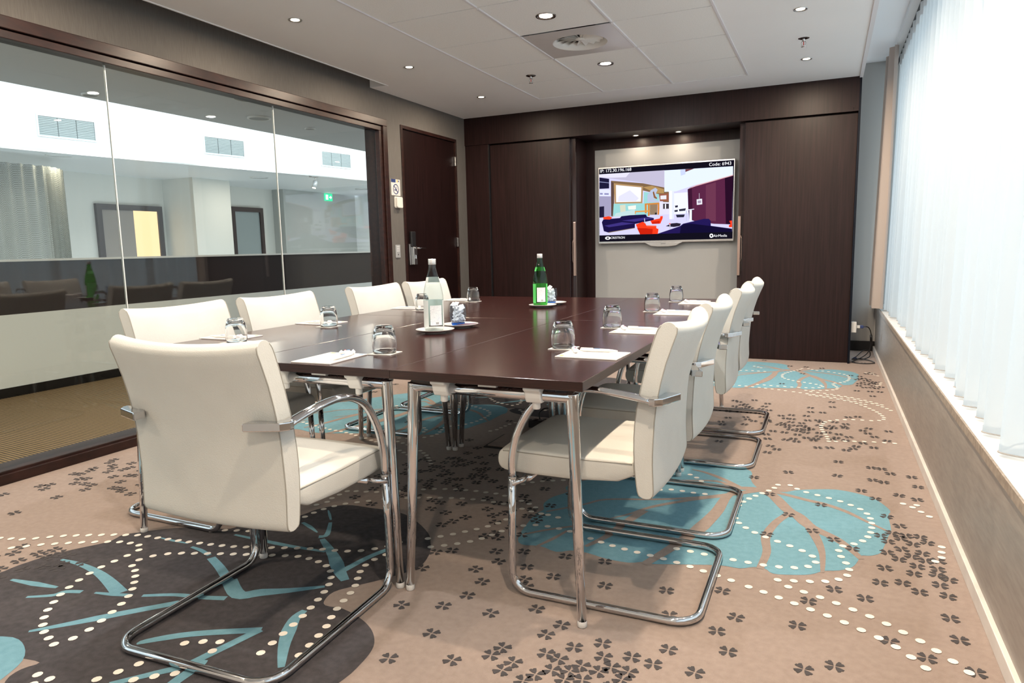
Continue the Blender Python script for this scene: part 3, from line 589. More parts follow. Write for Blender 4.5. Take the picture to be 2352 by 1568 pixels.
for j in (0, 1):
    for i in (0, 1, 2):
        if j not in protoT: protoT[j] = t = make_table(TYS[j+1]-TYS[j]-.002)
        else: t = copy_tree(protoT[j])
        t.location = ((TXS[i]+TXS[i+1])/2, TYS[j]+.001, 0)
        tag(t, 'dark wenge '+TN[(i, j)], 'table', 'folding table sections')

# ------------------------------------------------------------------ chairs
def make_chair():
    t = empty('cantilever_chair')
    # back shell: closed side profile (forward f, height z) swept across the width
    prof = [(-.117, .374), (-.106, .42), (-.100, .47), (-.098, .55), (-.106, .64), (-.131, .76), (-.157, .85), (-.170, .880), (-.182, .893), (-.200, .895), (-.214, .887), (-.221, .866), (-.190, .776), (-.160, .658), (-.150, .553), (-.147, .473), (-.147, .40), (-.143, .372), (-.130, .362)]
    prof = [(-.118, .372), (-.110, .386), (-.105, .42), (-.100, .47), (-.098, .55), (-.106, .64), (-.131, .76), (-.157, .85), (-.169, .877), (-.180, .889), (-.194, .894), (-.208, .891), (-.219, .880), (-.221, .862), (-.191, .776), (-.165, .658), (-.157, .553), (-.155, .473), (-.158, .41), (-.158, .386), (-.152, .372), (-.136, .367)]
    prof = smooth_closed(prof, 2); n = len(prof)
    st = [(-.262, .93), (-.2615, .965), (-.259, .99), (-.255, 1.0)]+[(-.255+.510*i/14, 1.0) for i in range(1, 14)]+[(.255, 1.0), (.259, .99), (.2615, .965), (.262, .93)]
    def pt(u, sc, f, z):
        hw = u/.262; k = (z-.36)/.53
        lateral = u*(1.0-.02*max(0, k-.3))
        fm = -.125-.075*max(0, k)**1.7; zm = .63
        ff = fm+(f-fm)*sc - .034*(1-hw*hw)*(.35+.65*k)
        return (lateral, ff, zm+(z-zm)*(1-(1-sc)*.09)-.014*(1-hw*hw)*max(0, k-.5)*2-.006*(1-hw*hw)*max(0, .25-k)*4)
    mb = MB(); mb.smooth = True
    vs = [pt(u, sc, f, z) for u, sc in st for f, z in prof]; fs = []
    for i in range(len(st)-1):
        for k in range(n): fs.append((i*n+k, i*n+(k+1) % n, (i+1)*n+(k+1) % n, (i+1)*n+k))
    fs += [list(range(n))[::-1], [(len(st)-1)*n+k for k in range(n)]]
    mb.add(vs, fs)
    back = mb.build('backrest', LEATHER, t)
    for q in back.data.polygons[-2:]: q.use_smooth = False
    for s_ in (-1, 1):
        for rng in (range(0, 18), range(24, 41)):
            p = [pt(s_*.2614, .968, *prof[i]) for i in rng]
            MB().sweep(p, .0019, 6).build('piping', PIPING, back)
    # seat cushion
    mb = MB(); mb.smooth = True; sec = []
    NU, hw = 10, .246
    sp = [(-.115, .388), (.30, .392), (.338, .396), (.354, .410), (.358, .436), (.352, .460), (.335, .471), (.28, .474), (.10, .470), (-.02, .470), (-.115, .476)]
    stn = [(-hw, .84), (-hw+.004, .95), (-hw+.014, 1)]+[(-hw+.014+(2*hw-.028)*i/NU, 1) for i in range(1, NU)]+[(hw-.014, 1), (hw-.004, .95), (hw, .84)]
    ns = len(sp); vs = []
    for u, sc in stn:
        for f, z in sp: vs.append((u, f if f < 0 else f*(1-.018*(1-sc)/.16), .432+(z-.432)*sc+(.006*(1-(u/hw)**2) if z > .45 else 0)))
    fs = [(i*ns+k, i*ns+(k+1) % ns, (i+1)*ns+(k+1) % ns, (i+1)*ns+k) for i in range(len(stn)-1) for k in range(ns)]
    fs += [list(range(ns))[::-1], [(len(stn)-1)*ns+k for k in range(ns)]]
    mb.add(vs, fs); seat = mb.build('seat', LEATHER, t); sb = seat.modifiers.new('s', 'SUBSURF'); sb.levels = 1; sb.render_levels = 1
    for s_ in (-1, 1):
        MB().sweep([(s_*(hw-.001), -.09, .4645), (s_*(hw-.001), .10, .4605), (s_*(hw-.001), .30, .4635), (s_*(hw-.003), .335, .462)], .0018, 6).build('piping', PIPING, seat)
    # sled frame: one bent tube from post to post
    r, X, yf, yr, zb_ = .0125, .280, .290, -.2875, .0135
    rb, rc = .062, .075
    side = [(X, yf-.003, .392), (X, yf+.001, .25), (X, yf+.003, zb_+rb+.02)]
    side += [(X, yf+.003-rb+rb*math.cos(a), zb_+rb-rb*math.sin(a)) for a in [PI/2*i/6 for i in range(0, 7)]]
    side += [(X, 0, zb_)]
    cor = [(X-rc+rc*math.cos(a), yr+rc-rc*math.sin(a), zb_) for a in [PI/2*i/6 for i in range(0, 7)]]
    half = side+cor
    path = half+[(-x, y, z) for x, y, z in half[::-1]]
    MB().sweep(path, r, 12).build('sled_frame', CHROME, t)
    arm = [(.280, .287, .394), (.280, .287, .45), (.280, .272, .521), (.280, .24, .588), (.280, .195, .644), (.280, .13, .678), (.280, .06, .690), (.280, -.01, .6885), (.280, -.09, .679), (.280, -.155, .668)]
    sz = [(.0125, .0125), (.0125, .0125), (.013, .0122), (.0135, .012), (.0145, .0115), (.0155, .011), (.017, .0105), (.0185, .010), (.0195, .0098), (.020, .0098)]
    for s_ in (-1, 1):
        p = smooth3(arm, 3); q = []
        for i in range(len(p)):
            u = i/3; a = min(int(u), len(sz)-1); b = min(a+1, len(sz)-1); w = u-a; q.append((sz[a][0]*(1-w)+sz[b][0]*w, sz[a][1]*(1-w)+sz[b][1]*w))
        ar = MB().sweep([(x*s_, y, z) for x, y, z in p], q, 14, lat=(1, 0, 0)).build('armrest', CHROME, t)
        MB().prism([(s_*.300, -.150), (s_*.300, -.168), (s_*.284, -.188), (s_*.192, -.222), (s_*.190, -.185), (s_*.262, -.152)], 'z', .6565, .679).build('back_bracket', CHROME, ar, .003)
        MB().lathe([(.0132, .386), (.0136, .388), (.0136, .392), (.0132, .394)], s_*X, yf-.003, 12).build('joint_ring', STEEL, t)
        MB().sweep([(s_*.29, .285, .372), (s_*.255, .262, .376), (s_*.225, .255, .384)], .009, 8).build('seat_bracket', CHROME, t)
    MB().sweep([(-.24, .25, .378), (.24, .25, .378)], .011, 10).build('seat_crossbar', CHROME, t)
    return t
def smooth3(p, k):
    p = [Vector(a) for a in p]; q = [p[0]]+p+[p[-1]]; out = []
    for i in range(1, len(q)-2):
        p0, p1, p2, p3 = q[i-1:i+3]
        for j in range(k):
            t = j/k; out.append(.5*(2*p1+(p2-p0)*t+(2*p0-5*p1+4*p2-p3)*t*t+(3*p1-p0-3*p2+p3)*t**3))
    return out+[p[-1]]
chair0 = make_chair(); first = True
CH = [(-1.547, 1.492, math.radians(2.2), 'ivory leather cantilever chair at the near table end, its back to the camera', ),
      (-.597, 2.198, PI/2, 'ivory leather chair nearest the camera on the window side of the table'),
      (-.597, 2.852, PI/2, 'second ivory leather chair from the camera on the window side'),
      (-.592, 3.742, PI/2, 'third ivory leather chair from the camera on the window side'),
      (-.600, 4.405, PI/2, 'farthest ivory leather chair on the window side, by the sliding panel'),
      (-2.455, 2.192, -PI/2, 'ivory leather chair at the glass side, just behind the front chair'),
      (-2.455, 2.822, -PI/2, 'second ivory leather chair from the camera along the glass partition'),
      (-2.460, 3.690, -PI/2, 'third ivory leather chair from the camera along the glass partition'),
      (-2.455, 4.308, -PI/2, 'farthest ivory leather chair on the glass side, before the door')]
for x, y, a, lab in CH:
    c = chair0 if first else copy_tree(chair0); first = False
    c.location = (x, y, 0); c.rotation_euler = (0, 0, a); tag(c, lab, 'chair', 'cantilever chairs around the table')

# ------------------------------------------------------------------ place settings
ZT = .7402
PRINTO = pmat('print_orange', (.80, .42, .08), .6); PRINTB = pmat('print_blue', (.05, .20, .42), .6)
def proto_pad():
    o = MB().box(-.080, .080, -.108, .108, 0, .004).build('notepad', PAPER, None, .0008)
    MB().box(-.068, -.045, .085, .099, .004, .0043).build('orange_mark', PRINTO, o); MB().box(.052, .074, .088, .100, .004, .0043).build('blue_mark', PRINTB, o)
    return o
def proto_coaster():
    o = MB().box(-.046, .046, -.046, .046, 0, .0025).build('coaster', PAPERE, None, .0008); return o
def proto_glass():
    out = [(.0415, 0), (.0432, .014), (.0440, .032), (.0432, .050), (.0405, .068), (.0365, .084), (.0325, .094), (.030, .099), (.027, .1)]
    inn = [(.022, .087), (.030, .080), (.0365, .066), (.0405, .048), (.0418, .032), (.0412, .014), (.0398, 0.0005)]
    g = empty('drinking_glass')
    MB().lathe([(.0405, .0)]+out+[(.0, .1)], n=40).lathe([(.0, .088)]+inn+[(.0405, 0)], n=40).build('bowl', GLASS, g)
    return g
def proto_pen():
    o = empty('pen')
    MB().sweep([(0, -.068, .006), (0, -.062, .006), (0, -.035, .006), (0, .045, .006), (0, .060, .006), (0, .066, .006)], [.0012, .0028, .0055, .0058, .0052, .004], 10).build('barrel', WHITEP, o)
    MB().box(-.0025, .0025, .02, .064, .0115, .0135).build('clip', WHITEP, o)
    MB().box(-.003, .003, -.005, .016, .0116, .0122).build('blue_print', PRINTB, o)
    return o
def proto_candy():
    o = empty('wrapped_mint'); mb = MB(); mb.smooth = True
    rr = random.Random(5); N, M = 9, 10; vs = []; fs = []
    for i in range(N):
        t = i/(N-1); x = -.028+.056*t; e = abs(t-.5)*2; r = .0085 if e < .45 else (.0035 if e < .7 else .010)
        for k in range(M):
            a = 2*PI*k/M; q = r*(1+rr.uniform(-.18, .18)); flat = .35 if e > .8 else 1
            vs.append((x, q*math.cos(a), .0085+q*flat*math.sin(a)*.9))
    for i in range(N-1):
        for k in range(M): fs.append((i*M+k, i*M+(k+1) % M, (i+1)*M+(k+1) % M, (i+1)*M+k))
    fs += [list(range(M))[::-1], [(N-1)*M+k for k in range(M)]]
    mb.add(vs, fs); mb.build('wrapper', pmat('cellophane', (.78, .77, .78), .18), o)
    mb = MB(); mb.box(-.010, -.004, -.003, .003, .0168, .0174); mb.mi = 1; mb.box(.0, .010, -.003, .003, .0168, .0174); mb.build('wrapper_print', [pmat('print_red', (.6, .05, .08), .5), PRINTB], o)
    return o
PROT = dict(notepad=proto_pad(), coaster=proto_coaster(), drinking_glass=proto_glass(), pen=proto_pen(), wrapped_mint=proto_candy())
used = set()
def inst(k):
    if k in used: return copy_tree(PROT[k])
    used.add(k); return PROT[k]
PL = [(-1.565, 1.902, 0.03, 'at the near end of the table'), (-.716, 2.232, PI/2-.03, 'by the nearest window-side chair'), (-.727, 2.908, PI/2-.03, 'by the second window-side chair'),
      (-.725, 3.712, PI/2, 'by the third window-side chair'), (-.725, 4.392, PI/2, 'by the farthest window-side chair'), (-2.405, 2.262, -PI/2, 'by the nearest glass-side chair'),
      (-2.395, 2.858, -PI/2-.04, 'by the second glass-side chair'), (-2.41, 3.742, -PI/2, 'by the third glass-side chair, behind the clear bottle'), (-2.41, 4.418, -PI/2, 'by the farthest glass-side chair')]
for x, y, a, where in PL:
    def put(k, lx, ly, z, ra, label, cat, group):
        o = inst(k); o.location = (x+lx*math.cos(a)-ly*math.sin(a), y+lx*math.sin(a)+ly*math.cos(a), z); o.rotation_euler = (0, 0, a+ra); tag(o, label+' '+where, cat, group)
    put('notepad', 0, 0, ZT, 0, 'white printed notepad', 'notepad', 'notepads at the places')
    put('coaster', .123, .156, ZT, .05, 'square white paper coaster', 'coaster', 'paper coasters')
    put('drinking_glass', .121, .158, ZT+.0026, 0, 'upturned clear tumbler', 'glass', 'upturned tumblers')
    put('pen', .052, -.002, ZT+.0045, .06, 'white pen on notepad', 'pen', 'pens on the notepads')
    put('wrapped_mint', .020, .072, ZT+.0045, .5, 'wrapped mint on the notepad', 'sweet', 'mints on the notepads')

# ------------------------------------------------------------------ bottles, saucers, tumblers of sugar packets
def saucer(x, y, label):
    o = tag(empty('saucer', (x, y, ZT)), label, 'saucer', 'saucers under bottles and tumblers')
    MB().lathe([(0, .006), (.05, .006), (.062, .010), (.080, .0165), (.085, .0185), (.0865, .018), (.084, .0155), (.062, .006), (.046, .003), (.046, 0), (.040, 0), (.038, .003), (0, .003)], n=40).build('dish', CHINA, o)
def bottle(x, y, gm, label, lrot, neck):
    o = tag(empty('water_bottle', (x, y, ZT+.0066)), label, 'bottle', 'water bottles')
    prof = [(0, .004), (.030, .003), (.036, 0), (.0425, .004), (.0445, .012), (.0445, .150), (.0435, .165), (.038, .195), (.028, .235), (.020, .262), (.0165, .280), (.0155, .305), (.0155, .312), (0, .312)]
    MB().lathe(prof, n=40).build('glass_body', gm, o)
    MB().lathe([(.0165, .296), (.0172, .298), (.0172, .318), (.0165, .321), (0, .3215)], n=28).build('cap', pmat('aluminium_cap', (.75, .74, .73), .35, .6), o)
    MB().lathe([(.0174, .300), (.0178, .302), (.0174, .304)], n=28).build('cap_ridge', STEEL, o)
    lab = pmat('bottle_label_paper', (.80, .82, .84), .6)
    if 'bottle_label_paper_lines' not in MATS:
        m = pmat('bottle_label_paper_lines', (.8, .8, .82), .6); b = m.node_tree.nodes['Principled BSDF']; tc = nd(m, 'ShaderNodeTexCoord')
        mp = nd(m, 'ShaderNodeMapping'); mp.inputs['Scale'].default_value = (1, 1, 1); lk(m, tc.outputs['Object'], mp.inputs[0])
        w = nd(m, 'ShaderNodeTexWave'); w.bands_direction = 'Z'; w.inputs['Scale'].default_value = 52; w.inputs['Distortion'].default_value = 0; lk(m, mp.outputs[0], w.inputs[0])
        ns = nd(m, 'ShaderNodeTexNoise'); ns.inputs['Scale'].default_value = 420; lk(m, mp.outputs[0], ns.inputs['Vector'])
        mu = nd(m, 'ShaderNodeMath', operation='MULTIPLY'); lk(m, w.outputs['Fac'], mu.inputs[0]); lk(m, ns.outputs['Fac'], mu.inputs[1])
        rp = nd(m, 'ShaderNodeValToRGB'); rp.color_ramp.elements[0].position = .38; rp.color_ramp.elements[0].color = (.80, .82, .85, 1); rp.color_ramp.elements[1].position = .55; rp.color_ramp.elements[1].color = (.40, .43, .55, 1)
        lk(m, mu.outputs[0], rp.inputs[0]); lk(m, rp.outputs[0], b.inputs[0])
    lm = MATS['bottle_label_paper_lines']
    p = MB().lathe([(.0451, .028), (.0451, .116)], n=16, a0=lrot-.62, a1=lrot+.62).build('back_label', lm, o)
    mb = MB()
    for k in range(9): mb.lathe([(.0454, .032), (.0454, .042)], n=1, a0=lrot-.05+.034*k, a1=lrot-.05+.034*k+(.012 if k % 3 else .02))
    tag(mb.build('barcode', BLACKP, p), kind='stuff')
    MB().lathe([(.0451, .02), (.0451, .138)], n=40, a0=lrot+PI-2.35, a1=lrot+PI+2.35).build('front_label', pmat('front_label_%d' % int(neck[0]*100), neck, .5), o)
    MB().lathe([(.0338, .2155), (.0272, .2405)], n=36, a0=lrot+PI-2.2, a1=lrot+PI+2.2).build('neck_label', pmat('front_label_%d' % int(neck[0]*100), neck, .5), o)
def tumbler(x, y, label, plabel, grp, sd):
    o = tag(empty('blue_tumbler', (x, y, ZT+.0066)), label, 'glass', 'blue based tumblers')
    MB().lathe([(0, 0), (.026, 0), (.030, .003), (.033, .012), (.031, .013), (0, .011)], n=32).build('tinted_base', BLUEG, o)
    MB().lathe([(.0325, .0125), (.038, .03), (.0405, .055), (.0395, .08), (.037, .100), (.0355, .100), (.038, .08), (.039, .055), (.0365, .032), (.031, .0145), (0, .0135), (0, .0125), (.0325, .0125)], n=32).build('bowl', TUMBG, o)
    rr = random.Random(sd)
    me = None
    for i in range(13):
        mb = MB(); n = 6; vs = []
        L, Wd = rr.uniform(.016, .022), rr.uniform(.008, .012)
        for a in range(n):
            for b in range(4):
                u = -L+2*L*a/(n-1); v = -Wd+2*Wd*b/3; vs.append((u, v, rr.uniform(-.003, .003)+.002*math.sin(u*300)))
        top = len(vs); vs += [(x_, y_, z_+.004+rr.uniform(0, .002)) for x_, y_, z_ in vs]
        fs = [(a*4+b, a*4+b+1, a*4+b+5, a*4+b+4)[::-1] for a in range(n-1) for b in range(3)]+[(top+a*4+b, top+a*4+b+1, top+a*4+b+5, top+a*4+b+4) for a in range(n-1) for b in range(3)]
        fs += [(a*4, a*4+4, top+a*4+4, top+a*4) for a in range(n-1)]+[(a*4+3, top+a*4+3, top+a*4+7, a*4+7) for a in range(n-1)]+[(b, top+b, top+b+1, b+1) for b in range(3)]+[((n-1)*4+b, (n-1)*4+b+1, top+(n-1)*4+b+1, top+(n-1)*4+b) for b in range(3)]
        mb.add(vs, fs); q = mb.build('sugar_packet', pmat('packet_paper', (.86, .84, .84), .6))
        lay = i//3; ang = rr.uniform(0, 6.28); rad = .013
        q.location = (x+rad*math.cos(2.1*i+lay), y+rad*math.sin(2.1*i+lay), ZT+.0066+.026+.019*lay+rr.uniform(-.003, .003)); q.rotation_euler = (rr.uniform(.5, 1.3), rr.uniform(-.5, .5), ang)
        tag(q, plabel, 'sugar packet', grp)
VD = math.atan2(0-2.66, 0+1.6)
saucer(-1.585, 2.650, 'white saucer under the clear water bottle'); bottle(-1.602, 2.672, WATER, 'clear glass water bottle with white back label and silver cap', VD+.25, (.60, .64, .64))
saucer(-1.577, 2.868, 'white saucer under the blue based tumbler behind the clear bottle'); tumbler(-1.600, 2.890, 'blue based tumbler of paper packets behind the clear bottle', 'crumpled white sugar packet in the tumbler behind the clear bottle', 'packets in the nearer tumbler', 2)
saucer(-1.595, 3.965, 'white saucer under the green water bottle'); bottle(-1.618, 3.985, GREENG, 'green glass water bottle with white back label', math.atan2(-3.98, 1.6)+.15, (.10, .62, .14))
saucer(-1.600, 4.155, 'white saucer under the tumbler behind the green bottle'); tumbler(-1.618, 4.165, 'blue based tumbler of paper packets behind the green bottle', 'crumpled white sugar packet in the tumbler behind the green bottle', 'packets in the farther tumbler', 9)
tag(MB().add([(-.04, -.03, 0), (.042, -.028, 0), (.05, .03, .002), (-.03, .035, .0), (-.04, -.03, .0025), (.042, -.028, .0025), (.05, .03, .0045), (-.03, .035, .0025)], [(3, 2, 1, 0), (4, 5, 6, 7), (0, 1, 5, 4), (1, 2, 6, 5), (2, 3, 7, 6), (3, 0, 4, 7)]).build('paper_napkin', pmat('plum_napkin', (.10, .06, .09), .8)), 'dark plum napkin on the saucer behind the clear bottle', 'napkin').location = (-1.545, 2.885, ZT+.0125)

# ------------------------------------------------------------------ television
TVY = 7.285
tv = tag(empty('television', (-1.566, TVY, 1.13)), 'wall mounted flat television showing a hotel lobby picture', 'television')
def T3(u, v, d=0.0):
    p = pixy(1300+u/4.357, 260+v/4.357, TVY-.0005); return (p[0]+1.566, -.0008-d, p[2]-1.13)
TVC = [(-.707, .808), (.703, .808), (.703, .0), (-.700, .0)]
SILV = pmat('tv_silver', (.55, .54, .54), .25, .9)
MB().box(-.704, .704, 0, .035, .0, .807).build('bezel', SILV, tv, .004)
MB().box(-.5, .5, .035, .068, .12, .7).build('rear_case', BLACKP, tv)
MB().prism([(-.20, .002), (.20, .002), (.13, -.034), (.06, -.042), (-.06, -.042), (-.13, -.034)], 'y', -.004, .022).build('stand_lip', SILV, tv, .003)
box('logo_mark', pmat('logo_dark', (.15, .15, .16), .4), -.025, .025, -.0048, -.0038, -.016, -.010, tv)
scr = MB().add([(-.692, -.0006, .790), (.692, -.0006, .790), (.692, -.0006, .022), (-.692, -.0006, .022)], [(0, 3, 2, 1)]).build('screen', emat('screen_black', (.0035, .003, .007), 1), tv)
PIC = [((.62, .60, .86), [(332, 612), (1672, 530), (1663, 1185), (337, 1222)]), ((.50, .47, .62), [(332, 612), (985, 570), (985, 740), (740, 690), (450, 652), (332, 640)]),
       ((.72, .70, .85), [(332, 612), (640, 592), (600, 640), (450, 645), (332, 640)]), ((.012, .01, .04), [(335, 642), (432, 656), (432, 752), (335, 757)]), ((.25, .26, .45), [(335, 682), (432, 694), (432, 700), (335, 690)]),
       ((.70, .72, .95), [(335, 762), (446, 766), (446, 830), (335, 828)]), ((.25, .25, .45), [(340, 797), (368, 798), (368, 814), (340, 814)]), ((.25, .25, .45), [(384, 799), (428, 800), (428, 816), (384, 815)]),
       ((.34, .32, .48), [(335, 830), (450, 832), (450, 1042), (335, 1045)]), ((.015, .012, .04), [(335, 935), (382, 930), (382, 1040), (335, 1045)]),
       ((.20, .12, .06), [(450, 675), (770, 700), (985, 742), (1030, 790), (1030, 890), (980, 900), (930, 810), (780, 775), (480, 722), (482, 1030), (455, 1035)]),
       ((.42, .26, .10), [(770, 740), (860, 725), (980, 760), (980, 800), (900, 800)]), ((.10, .06, .05), [(450, 680), (482, 700), (480, 1010), (452, 1030)]),
       ((.30, .62, .62), [(478, 905), (470, 1030), (640, 1032), (820, 1030), (930, 895), (932, 810), (780, 785), (775, 900)]), ((.62, .64, .50), [(540, 920), (595, 915), (598, 985), (545, 990)]), ((.8, .82, .75), [(620, 930), (700, 920), (700, 960), (625, 965)]), ((.5, .68, .68), [(500, 1000), (690, 960), (690, 1030), (480, 1035)]),
       ((.42, .26, .12), [(478, 700), (772, 730), (765, 900), (485, 905)]), ((.86, .84, .94), [(500, 718), (755, 742), (750, 885), (502, 890)]), ((.70, .70, .85), [(530, 830), (640, 770), (730, 850), (700, 880), (520, 880)]),
       ((.45, .50, .66), [(815, 820), (850, 770), (895, 745), (918, 765), (900, 800), (912, 850), (880, 865), (940, 880), (930, 893), (815, 890)]), ((.24, .10, .04), [(868, 790), (880, 780), (895, 830), (915, 850), (905, 858), (880, 845)]),
       ((.62, .22, .04), [(788, 903), (938, 893), (932, 1015), (915, 1016), (918, 910), (838, 914), (838, 1025), (820, 1028), (820, 915), (808, 915), (808, 1000), (790, 1000)]), ((.28, .19, .12), [(840, 914), (916, 910), (912, 1014), (840, 1016)]), ((.02, .02, .02), [(890, 995), (910, 994), (908, 1014), (890, 1015)]),
       ((.70, .30, .06), [(690, 978), (840, 970), (840, 985), (700, 990), (698, 1008), (690, 1008)]), ((.30, .10, .06), [(930, 810), (1025, 800), (1028, 880), (940, 880)]), ((.75, .74, .8), [(945, 825), (1005, 820), (1005, 860), (945, 862)]), ((.70, .68, .82), [(935, 885), (1030, 890), (1032, 1010), (935, 1015)]), ((.05, .04, .05), [(972, 905), (1030, 905), (1030, 955), (972, 957)]), ((.8, .8, .9), [(990, 908), (1002, 908), (1002, 955), (990, 955)]),
       ((.72, .80, 1.0), [(985, 572), (1672, 530), (1672, 616), (1450, 680), (1280, 720), (1100, 782), (985, 786)]), ((.55, .62, .88), [(1145, 565), (1195, 560), (1195, 610), (1150, 625)]), ((.16, .05, .06), [(1195, 560), (1285, 553), (1195, 588)]),
       ((.80, .82, 1.0), [(1082, 800), (1218, 790), (1222, 1000), (1082, 1010)]), ((.03, .03, .05), [(1090, 925), (1120, 920), (1120, 940), (1095, 945)]), ((.03, .03, .05), [(1130, 960), (1200, 950), (1195, 975), (1135, 980)]), ((.03, .03, .05), [(1085, 970), (1120, 965), (1118, 985), (1088, 988)]), ((.02, .02, .04), [(1100, 1015), (1190, 1012), (1180, 1040), (1110, 1042)]),
       ((.85, .88, 1.0), [(1033, 775), (1082, 778), (1080, 1057), (1035, 1060)]), ((.70, .74, .95), [(1062, 778), (1082, 778), (1080, 1057), (1060, 1059)]),
       ((.095, .018, .055), [(1218, 762), (1240, 745), (1300, 722), (1450, 682), (1672, 622), (1662, 1112), (1480, 1106), (1290, 1080), (1235, 1060), (1225, 960)]), ((.02, .004, .018), [(1590, 645), (1672, 622), (1662, 1112), (1600, 1108)]), ((.14, .035, .075), [(1400, 720), (1500, 690), (1500, 1080), (1400, 1070)]), ((.045, .008, .03), [(1218, 762), (1260, 738), (1270, 1070), (1235, 1060), (1225, 960)]), ((.70, .40, .42), [(1218, 760), (1300, 720), (1672, 615), (1672, 624), (1300, 730)]),
       ((.80, .80, .88), [(1308, 862), (1362, 855), (1364, 910), (1310, 917)]), ((.35, .3, .4), [(1318, 875), (1352, 871), (1353, 898), (1320, 902)]), ((.7, .7, .8), [(1332, 800), (1335, 800), (1336, 858), (1333, 858)]),
       ((.75, .76, .9), [(1195, 966), (1283, 955), (1283, 963), (1195, 974)]), ((.55, .57, .75), [(1200, 974), (1212, 973), (1212, 1080), (1200, 1080)]), ((.8, .82, .95), [(1236, 970), (1260, 968), (1260, 1075), (1236, 1078)]),
       ((.010, .006, .055), [(360, 1090), (375, 1062), (540, 1048), (556, 1030), (640, 1020), (800, 1012), (812, 1035), (880, 1048), (880, 1068), (690, 1108), (690, 1150), (430, 1195), (380, 1180)]), ((.045, .03, .20), [(385, 1125), (560, 1090), (690, 1102), (430, 1140)]), ((.045, .03, .20), [(560, 1075), (800, 1042), (880, 1052), (690, 1085)]), ((.25, .18, .10), [(425, 1190), (690, 1145), (690, 1150), (430, 1196)]),
       ((.016, .009, .085), [(915, 1206), (1140, 1130), (1172, 1105), (1380, 1056), (1430, 1056), (1448, 1075), (1450, 1126), (1662, 1155), (1663, 1185), (1000, 1204)]), ((.006, .004, .03), [(1140, 1200), (1150, 1135), (1180, 1108), (1260, 1105), (1450, 1128), (1662, 1156), (1663, 1186)]),
       ((1.0, .045, .012), [(700, 1112), (770, 1086), (795, 1100), (805, 1122), (905, 1124), (905, 1150), (927, 1158), (920, 1206), (742, 1211)]), ((.55, .015, .004), [(712, 1148), (800, 1150), (870, 1158), (865, 1206), (742, 1211)]), ((.9, .10, .04), [(805, 1122), (905, 1124), (905, 1136), (810, 1136)]),
       ((1.0, .045, .012), [(845, 1076), (900, 1060), (940, 1052), (945, 1030), (970, 1028), (968, 1052), (945, 1104), (862, 1108)]), ((.55, .015, .004), [(860, 1085), (940, 1075), (935, 1105), (865, 1108)]), ((1.0, .05, .015), [(372, 1040), (430, 1030), (466, 1045), (440, 1063), (376, 1060)]), ((.9, .04, .01), [(1635, 1076), (1663, 1073), (1663, 1140), (1632, 1140), (1630, 1120), (1648, 1110)]),
       ((.02, .015, .03), [(998, 1130), (1055, 1102), (1110, 1097), (1152, 1104), (1140, 1128), (1080, 1138)]), ((.5, .5, .6), [(1035, 1105), (1045, 1105), (1047, 1160), (1037, 1160)]), ((.9, .05, .02), [(1033, 1100), (1046, 1100), (1046, 1110), (1033, 1110)]), ((.5, .5, .6), [(782, 1052), (790, 1052), (795, 1100), (787, 1100)])]
mb = MB(); pm = []
for i, (col, pts) in enumerate(PIC):
    mb.mi = i; pm.append(emat('screen_pixel_%d' % i, col, .62)); mb.add([T3(u, v, .00006*(i+1)) for u, v in pts], [list(range(len(pts)))])
tag(mb.build('picture', pm, scr), kind='stuff')
TXW = emat('screen_text_white', (.95, .95, 1.0), .62)
for body, u, v, size, al in (('IP: 172.30.196.168', 343, 596, .046, 'LEFT'), ('Code: 6943', 1658, 515, .046, 'RIGHT'), ('CRESTRON', 447, 1257, .034, 'LEFT'), ('AirMedia', 1476, 1238, .036, 'LEFT')):
    p = T3(u, v, .0062); me = text_mesh(body, size, al); me.materials.append(TXW)
    o = bpy.data.objects.new('caption', me); C.objects.link(o); o.parent = scr; o.location = p; o.rotation_euler = (PI/2, 0, 0); o['kind'] = 'stuff'
    if body == 'CRESTRON': o.scale = (.92, 1, 1)
for u, v, rx, rz in ((420, 1249, .030, .017), (1456, 1225, .019, .021)):
    p = T3(u, v, .006); mb = MB(); mb.add([(p[0]+rx*math.cos(2*PI*i/24), p[1], p[2]+rz*math.sin(2*PI*i/24)) for i in range(24)], [list(range(24))]); mb.build('logo_disc', TXW, scr)
    mb = MB(); mb.add([(p[0]+rx*.45*math.cos(2*PI*i/16), p[1]-.0003, p[2]+rz*.45*math.sin(2*PI*i/16)) for i in range(16)], [list(range(16))]); mb.build('logo_hole', MATS['screen_black'], scr)
box('wall_mount', BLACKP, -.25, .25, .068, .10, .25, .6, tv)

# ------------------------------------------------------------------ curtains
rr = random.Random(11)
def curtain(nm, m, ys_, xf, zs, label, cat):
    mb = MB(); mb.smooth = True; n = len(ys_); k = len(zs)
    mb.add([(xf(y, z), y, z) for y in ys_ for z in zs], [(i*k+j, (i+1)*k+j, (i+1)*k+j+1, i*k+j+1) for i in range(n-1) for j in range(k-1)])
    return tag(mb.build(nm, m), label, cat)
ph = [rr.uniform(0, 6.28) for _ in range(8)]
def sx_(y, z):
    t = (2.74-z)/2.26; a = .015+.034*t
    w = y*33+1.6*math.sin(y*2.3+ph[0])+1.1*math.sin(y*5.1+ph[1])
    return .545+a*(math.sin(w)+.28*math.sin(2*w+ph[4]))+.012*t*math.sin(y*9.7+ph[2])+.010*t*math.sin(y*3.1+ph[3])
N = 860
ysn = [YN+.05+(7.36-YN-.05)*i/N for i in range(N+1)]
sc = curtain('sheer_curtain', SHEER, ysn, sx_, [.486, .52, .9, 1.4, 1.9, 2.4, 2.66, 2.74], 'long white sheer curtain drawn across the window', 'curtain')
mb = MB(); mb.smooth = True
